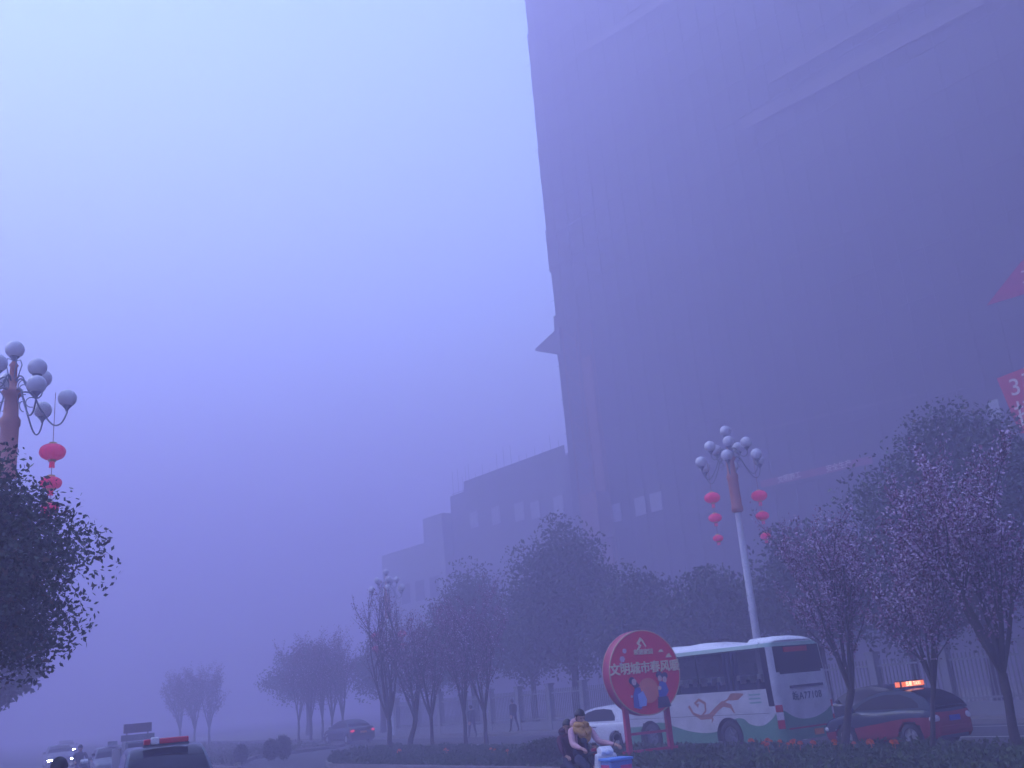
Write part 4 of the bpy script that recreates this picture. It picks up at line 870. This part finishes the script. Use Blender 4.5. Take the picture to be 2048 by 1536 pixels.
def person(label, loc, rz, pose, coat, trousers, name='person', cat='person', group=None, k=1., scarf=None, hairlong=False, hood=None, inner=None):
    """pose: dict of joint positions, +X is forward, +Y left; k scales the whole figure"""
    t = thing(name, label, cat, loc, rz, group); t.scale = (k, k, k)
    p = {n: Vector(v) for n, v in pose.items()}
    J = {}; E = []
    def j(n, pos, r): J[n] = (tuple(pos), r)
    j('pelvis', p['pelvis'], (.165, .125)); j('waist', p['pelvis'].lerp(p['chest'], .45), (.15, .12)); j('chest', p['chest'], (.19, .14)); j('upper', p['chest'] + (p['neck'] - p['chest']) * .7, (.13, .10)); j('neck', p['neck'], .058)
    hd = p['head']; up = (hd - p['neck']).normalized()
    j('jaw', hd - up * .055 + Vector((.022, 0, 0)), (.066, .07)); j('head', hd + up * .02, (.078, .092)); j('crown', hd + up * .085, (.06, .07))
    E += [('pelvis', 'waist'), ('waist', 'chest'), ('chest', 'upper'), ('upper', 'neck'), ('neck', 'jaw'), ('jaw', 'head'), ('head', 'crown')]
    for s_, sg_ in (('L', 1), ('R', -1)):
        sh, el, wr, ha = p['shoulder' + s_], p['elbow' + s_], p['wrist' + s_], p['hand' + s_]
        j('sh' + s_, sh, .066); j('el' + s_, el, .056); j('fo' + s_, el.lerp(wr, .5), .05); j('wr' + s_, wr, (.026, .032)); j('pa' + s_, wr.lerp(ha, .6), (.018, .038))
        E += [('upper', 'sh' + s_), ('sh' + s_, 'el' + s_), ('el' + s_, 'fo' + s_), ('fo' + s_, 'wr' + s_), ('wr' + s_, 'pa' + s_)]
        d = (ha - wr).normalized(); side = Vector((-d.y, d.x, 0)); side = side.normalized() if side.length > .1 else Vector((0, 1, 0)); dn = d.cross(side).normalized(); dn = dn if dn.z < 0 else -dn
        base = wr.lerp(ha, .6)
        for i, (o_, l_) in enumerate(((-.03, .075), (-.01, .085), (.01, .08), (.03, .065))):
            a = base + side * o_ + d * .035; b_ = a + d * l_ * .5 + dn * .012; c_ = b_ + d * l_ * .25 + dn * l_ * .5
            j(f'f{s_}{i}a', a, .0095); j(f'f{s_}{i}b', b_, .0088); j(f'f{s_}{i}c', c_, .0075); E += [('pa' + s_, f'f{s_}{i}a'), (f'f{s_}{i}a', f'f{s_}{i}b'), (f'f{s_}{i}b', f'f{s_}{i}c')]
        a = wr.lerp(ha, .35) - side * sg_ * .04; b_ = a - side * sg_ * .02 + d * .035 + dn * .01
        j(f't{s_}a', a, .012); j(f't{s_}b', b_, .0095); E += [('pa' + s_, f't{s_}a'), (f't{s_}a', f't{s_}b')]
        hp, kn, an, to = p['hip' + s_], p['knee' + s_], p['ankle' + s_], p['toe' + s_]
        j('hp' + s_, hp, .095); j('th' + s_, hp.lerp(kn, .5), .082); j('kn' + s_, kn, .062); j('ca' + s_, kn.lerp(an, .35), .058); j('an' + s_, an, .042); j('to' + s_, to, (.042, .028))
        E += [('pelvis', 'hp' + s_), ('hp' + s_, 'th' + s_), ('th' + s_, 'kn' + s_), ('kn' + s_, 'ca' + s_), ('ca' + s_, 'an' + s_), ('an' + s_, 'to' + s_)]
    def region(a, b):
        if a in ('neck', 'jaw', 'head') or b in ('jaw', 'crown'): return 0
        if a[:2] in ('wr', 'pa') or a[0] in 'ft' and a[1] in 'LR' or b[:2] == 'pa': return 0
        if b[:2] == 'to': return 3
        if a[:2] in ('hp', 'th', 'kn', 'ca') or b[:2] == 'hp': return 2
        if inner and a in ('waist', 'pelvis', 'chest') and b in ('waist', 'chest', 'upper'): return 4
        return 1
    bd = body_mesh('body', J, E, [M['skin'], coat, trousers, M['shoe'], inner or coat], region, t)
    T = Matrix.Translation(hd) @ Vector((0, 0, 1)).rotation_difference(up).to_matrix().to_4x4()
    if 'turn' in pose: T = T @ Matrix.Rotation(pose['turn'][0], 4, 'Z')
    b = MB(); V = []; seg, rings = 20, 12
    for i in range(rings + 1):
        a = math.pi * i / rings
        for q in range(seg):
            w = 2 * math.pi * q / seg; x, y, z = .108 * math.sin(a) * math.cos(w), .093 * math.sin(a) * math.sin(w), .118 * math.cos(a)
            fr = max(0, math.cos(w)); zmin = .055 if math.cos(w) > .25 else (-.09 if not hairlong else -.2)
            z2 = max(z + .035, zmin) if z + .035 < zmin else z + .035
            if z + .035 < zmin: x, y = x * .98, y * .98
            V.append(T @ Vector((x - .012, y, z2)))
    b.add(V, [(i * seg + q, (i + 1) * seg + q, (i + 1) * seg + (q + 1) % seg, i * seg + (q + 1) % seg) for i in range(rings) for q in range(seg)], 0, True); b.build('hair', M['hair'], t, normals=False)
    for y in (.032, -.032):
        b = MB(); b.ball(T @ Vector((.088, y, .012)), .012, .015, .008, 8, 6); b.build('eye', M['hair'], t, normals=False)
        b = MB(); b.ball(T @ Vector((.0, y * 2.75, .0)), .018, .01, .03, 8, 6); b.build('ear', M['skin'], t, normals=False)
    b = MB(); b.ball(T @ Vector((.102, 0, -.018)), .016, .014, .024, 8, 6); b.build('nose', M['skin'], t, normals=False)
    b = MB(); b.ball(T @ Vector((.088, 0, -.055)), .01, .026, .008, 8, 6); b.build('mouth', M['lips'], t, normals=False)
    if scarf:
        nk = p['neck']; b = MB()
        b.ball(nk + Vector((.13, .03, -.17)), .05, .10, .13, 12, 8); b.ball(nk + Vector((.12, -.05, -.12)), .045, .08, .11, 12, 8)
        for r_, dz, rad in ((.085, .0, .055), (.115, -.055, .058)):
            b.tube([nk + Vector((.03 + r_ * 1.0 * math.cos(w) * (1 if math.cos(w) > 0 else .75), r_ * math.sin(w) * 1.1, dz - (.09 * max(0, math.cos(w)) if r_ > .1 else 0) + .01 * math.sin(w * 5))) for w in [2 * math.pi * i / 20 for i in range(21)]], [rad * (1 + .15 * math.sin(i * 2.1)) for i in range(21)], 8)
        b.build('scarf', scarf, t)
    if hood:
        b = MB(); b.ball(p['neck'] + Vector((-.07, 0, .03)), .09, .16, .1, 12, 8); b.build('hood', hood, t, normals=False)
    return t

def seated(seat=.80, reach=(.46, 1.02), lean=.06, arms=.24, foot=(.38, .32), shoulder=.19, knee=(.42, .86)):
    P = dict(pelvis=(0, 0, seat + .10), chest=(lean * .7, 0, seat + .40), neck=(lean, 0, seat + .60), head=(lean + .03, 0, seat + .72))
    for s_, g_ in (('L', 1), ('R', -1)):
        P['shoulder' + s_] = (lean - .01, g_ * shoulder, seat + .53); P['elbow' + s_] = (.20, g_ * (shoulder + .07), seat + .30)
        P['wrist' + s_] = (reach[0] - .09, g_ * arms, reach[1] + .02); P['hand' + s_] = (reach[0] + .02, g_ * arms, reach[1])
        P['hip' + s_] = (.03, g_ * .10, seat + .06); P['knee' + s_] = (knee[0], g_ * .14, knee[1] - .1); P['ankle' + s_] = (foot[0], g_ * .13, foot[1] + .07); P['toe' + s_] = (foot[0] + .16, g_ * .14, foot[1] + .03)
    return P
def standing(step=.0, h=1.0, arm=.0):
    P = dict(pelvis=(0, 0, .98), chest=(.01, 0, 1.27), neck=(.01, 0, 1.48), head=(.04, 0, 1.61))
    for s_, g_ in (('L', 1), ('R', -1)):
        q = g_ * step
        P['shoulder' + s_] = (0, g_ * .185, 1.41); P['elbow' + s_] = (-q * .35 - .02, g_ * .24, 1.13); P['wrist' + s_] = (-q * .5 + .08 + arm, g_ * .23, .90); P['hand' + s_] = (-q * .5 + .12 + arm, g_ * .22, .80)
        P['hip' + s_] = (0, g_ * .10, .93); P['knee' + s_] = (q * .45 + .03, g_ * .11, .52); P['ankle' + s_] = (q, g_ * .11, .10 + (.05 if q < 0 else 0)); P['toe' + s_] = (q + .17, g_ * .13, .04)
    return P

def scooter(label, loc, rz, front, group=None, basket=True, lit=None):
    """step-through electric scooter, +X forward"""
    t = thing('electric_scooter', label, 'scooter', loc, rz, group)
    for x in (.62, -.58): wheel(t, x, 0, .23, .09)
    b = MB(); b.prism([(.30, .30), (.42, .34), (.56, .95), (.50, 1.0), (.40, .95), (.28, .42), (-.12, .40), (-.2, .70), (-.85, .80), (-.92, .68), (-.75, .45), (-.3, .28)], -.13, .13); b.build('frame', front, t, bevel=.03)
    b = MB(); b.box(-.9, -.14, -.14, .14, .74, .83); b.build('saddle', M['blackcloth'], t, bevel=.035)
    b = MB(); b.prism([(.44, .42), (.58, .40), (.70, .75), (.66, 1.02), (.55, 1.05)], -.21, .21); b.build('front_shield', front, t, bevel=.04)
    b = MB(); b.tube([(.62, 0, .23), (.52, 0, 1.02)], .03, 8); b.tube([(.36, .33, 1.0), (.46, .2, 1.06), (.50, 0, 1.05), (.46, -.2, 1.06), (.36, -.33, 1.0)], .016, 8); b.build('handlebar', M['darkplastic'], t)
    b = MB(); b.prism([(.52, 1.0), (.66, .98), (.70, 1.07), (.60, 1.16), (.50, 1.12)], -.13, .13); b.build('headlight_cowl', M['white'], t, bevel=.025)
    b = MB(); b.ball((.68, 0, 1.05), .03, .07, .045); b.build('headlight', lit or M['lampoff'], t)
    for g_ in (1, -1):
        b = MB(); b.tube([(.45, g_ * .22, 1.06), (.47, g_ * .32, 1.22)], .008, 6); b.ball((.48, g_ * .35, 1.27), .018, .07, .055); b.build('mirror', M['darkplastic'], t)
        b = MB(); b.prism([(.40, .0), (.62, .0), (.62, .05), (.40, .05)], g_ * .0, g_ * .01) if False else b.tube([(-.65, g_ * .1, .35), (-.58, g_ * .12, .23)], .02, 6); b.build('swing_arm', M['darkplastic'], t)
    return t
HR = -R(62)   # scooter heading, towards the camera and to the right
SCL = Vector((.80, 19.6, 0))
scooter('white-fronted electric scooter carrying three people past the median', SCL, HR, M['pwhite'])
person('woman in a pink open coat and mustard scarf steering the scooter', SCL + Matrix.Rotation(HR, 3, 'Z') @ Vector((-.27, 0, 0)), HR, seated(.82, reach=(.70, 1.05), arms=.34, foot=(.52, .34)), M['pinkcoat'], M['navy'], k=1.07, scarf=M['scarf'], inner=M['jumper'], hood=M['pinkcoat'])
person('dark plum-coated passenger sitting hidden behind the woman in pink', SCL + Matrix.Rotation(HR, 3, 'Z') @ Vector((-.66, -.03, .0)), HR, seated(.82, reach=(.30, 1.0), lean=.0, arms=.2, foot=(.25, .36), shoulder=.2), M['purplecoat'], M['navy'], k=.97, hood=M['purplecoat'])
person('small child with a red scarf in front of the woman in pink', SCL + Matrix.Rotation(HR, 3, 'Z') @ Vector((.14, .05, .40)), HR, standing(.02, arm=.12), M['blackcloth'], M['navy'], k=.46, scarf=M['redcloth'])
bk = thing('shopping_box', 'blue-lidded pink-printed box carried on the front of the scooter', 'box', SCL + Matrix.Rotation(HR, 3, 'Z') @ Vector((.93, .0, .62)), HR)
b = MB(); b.prism([(-.16, 0), (.16, 0), (.19, .30), (-.19, .30)], -.22, .22); b.build('box_body', M['boxblue'], bk, bevel=.02)
b = MB(); b.box(-.205, .205, -.24, .24, .30, .345); b.build('lid', M['bluelid'], bk, bevel=.01)
b = MB(); b.box(.178, .184, -.04, .19, .03, .24, mtx=Matrix.Rotation(R(5), 4, 'Y')); b.build('printed_panel', M['boxpink'], bk)
b = MB(); b.box(-.14, .12, -.228, -.222, .03, .24); b.build('printed_panel', M['boxpink'], bk)
# others
person('person seen only as a black-haired head at the bottom left', (-5.45, 11.85, .13), R(100), standing(.12), M['blackcloth'], M['navy'], k=1.03)
MP = Vector((-18.1, 41.3, 0)); hm2 = ROT + math.pi
scooter('fogged dark moped ridden on the near carriageway', MP, hm2, M['pdark'])
person('fogged rider in grey on the dark moped, beside the grey taxi', MP + Matrix.Rotation(hm2, 3, 'Z') @ Vector((-.3, 0, 0)), hm2, seated(.82, reach=(.72, 1.05), arms=.3, foot=(.5, .34)), M['greycloth'], M['navy'])
person('dim pedestrian walking along the fence in the middle of the view', S(48.5, 32.1, .13), ROT, standing(.25), M['blackcloth'], M['navy'])
person('dim grey walker at the far kerb behind the five plums', S(49.5, 30.0, 0), ROT, standing(.22), M['greycloth'], M['navy'])

# ------------------------------------------------------------------ fog
hz = MB(); hz.box(-420, 420, -260, 620, -3.2, 101)
hm = bpy.data.materials.new('haze'); hm.use_nodes = True; _t = hm.node_tree; _t.nodes.remove(_t.nodes['Principled BSDF'])
_v = _t.nodes.new('ShaderNodeVolumePrincipled'); _v.inputs['Color'].default_value = HAZE_COLOR; _v.inputs['Density'].default_value = HAZE_DENSITY; _v.inputs['Anisotropy'].default_value = HAZE_ANISO
_t.links.new(_v.outputs[0], _t.nodes['Material Output'].inputs['Volume'])
tag(hz.build('haze', hm), kind='stuff')
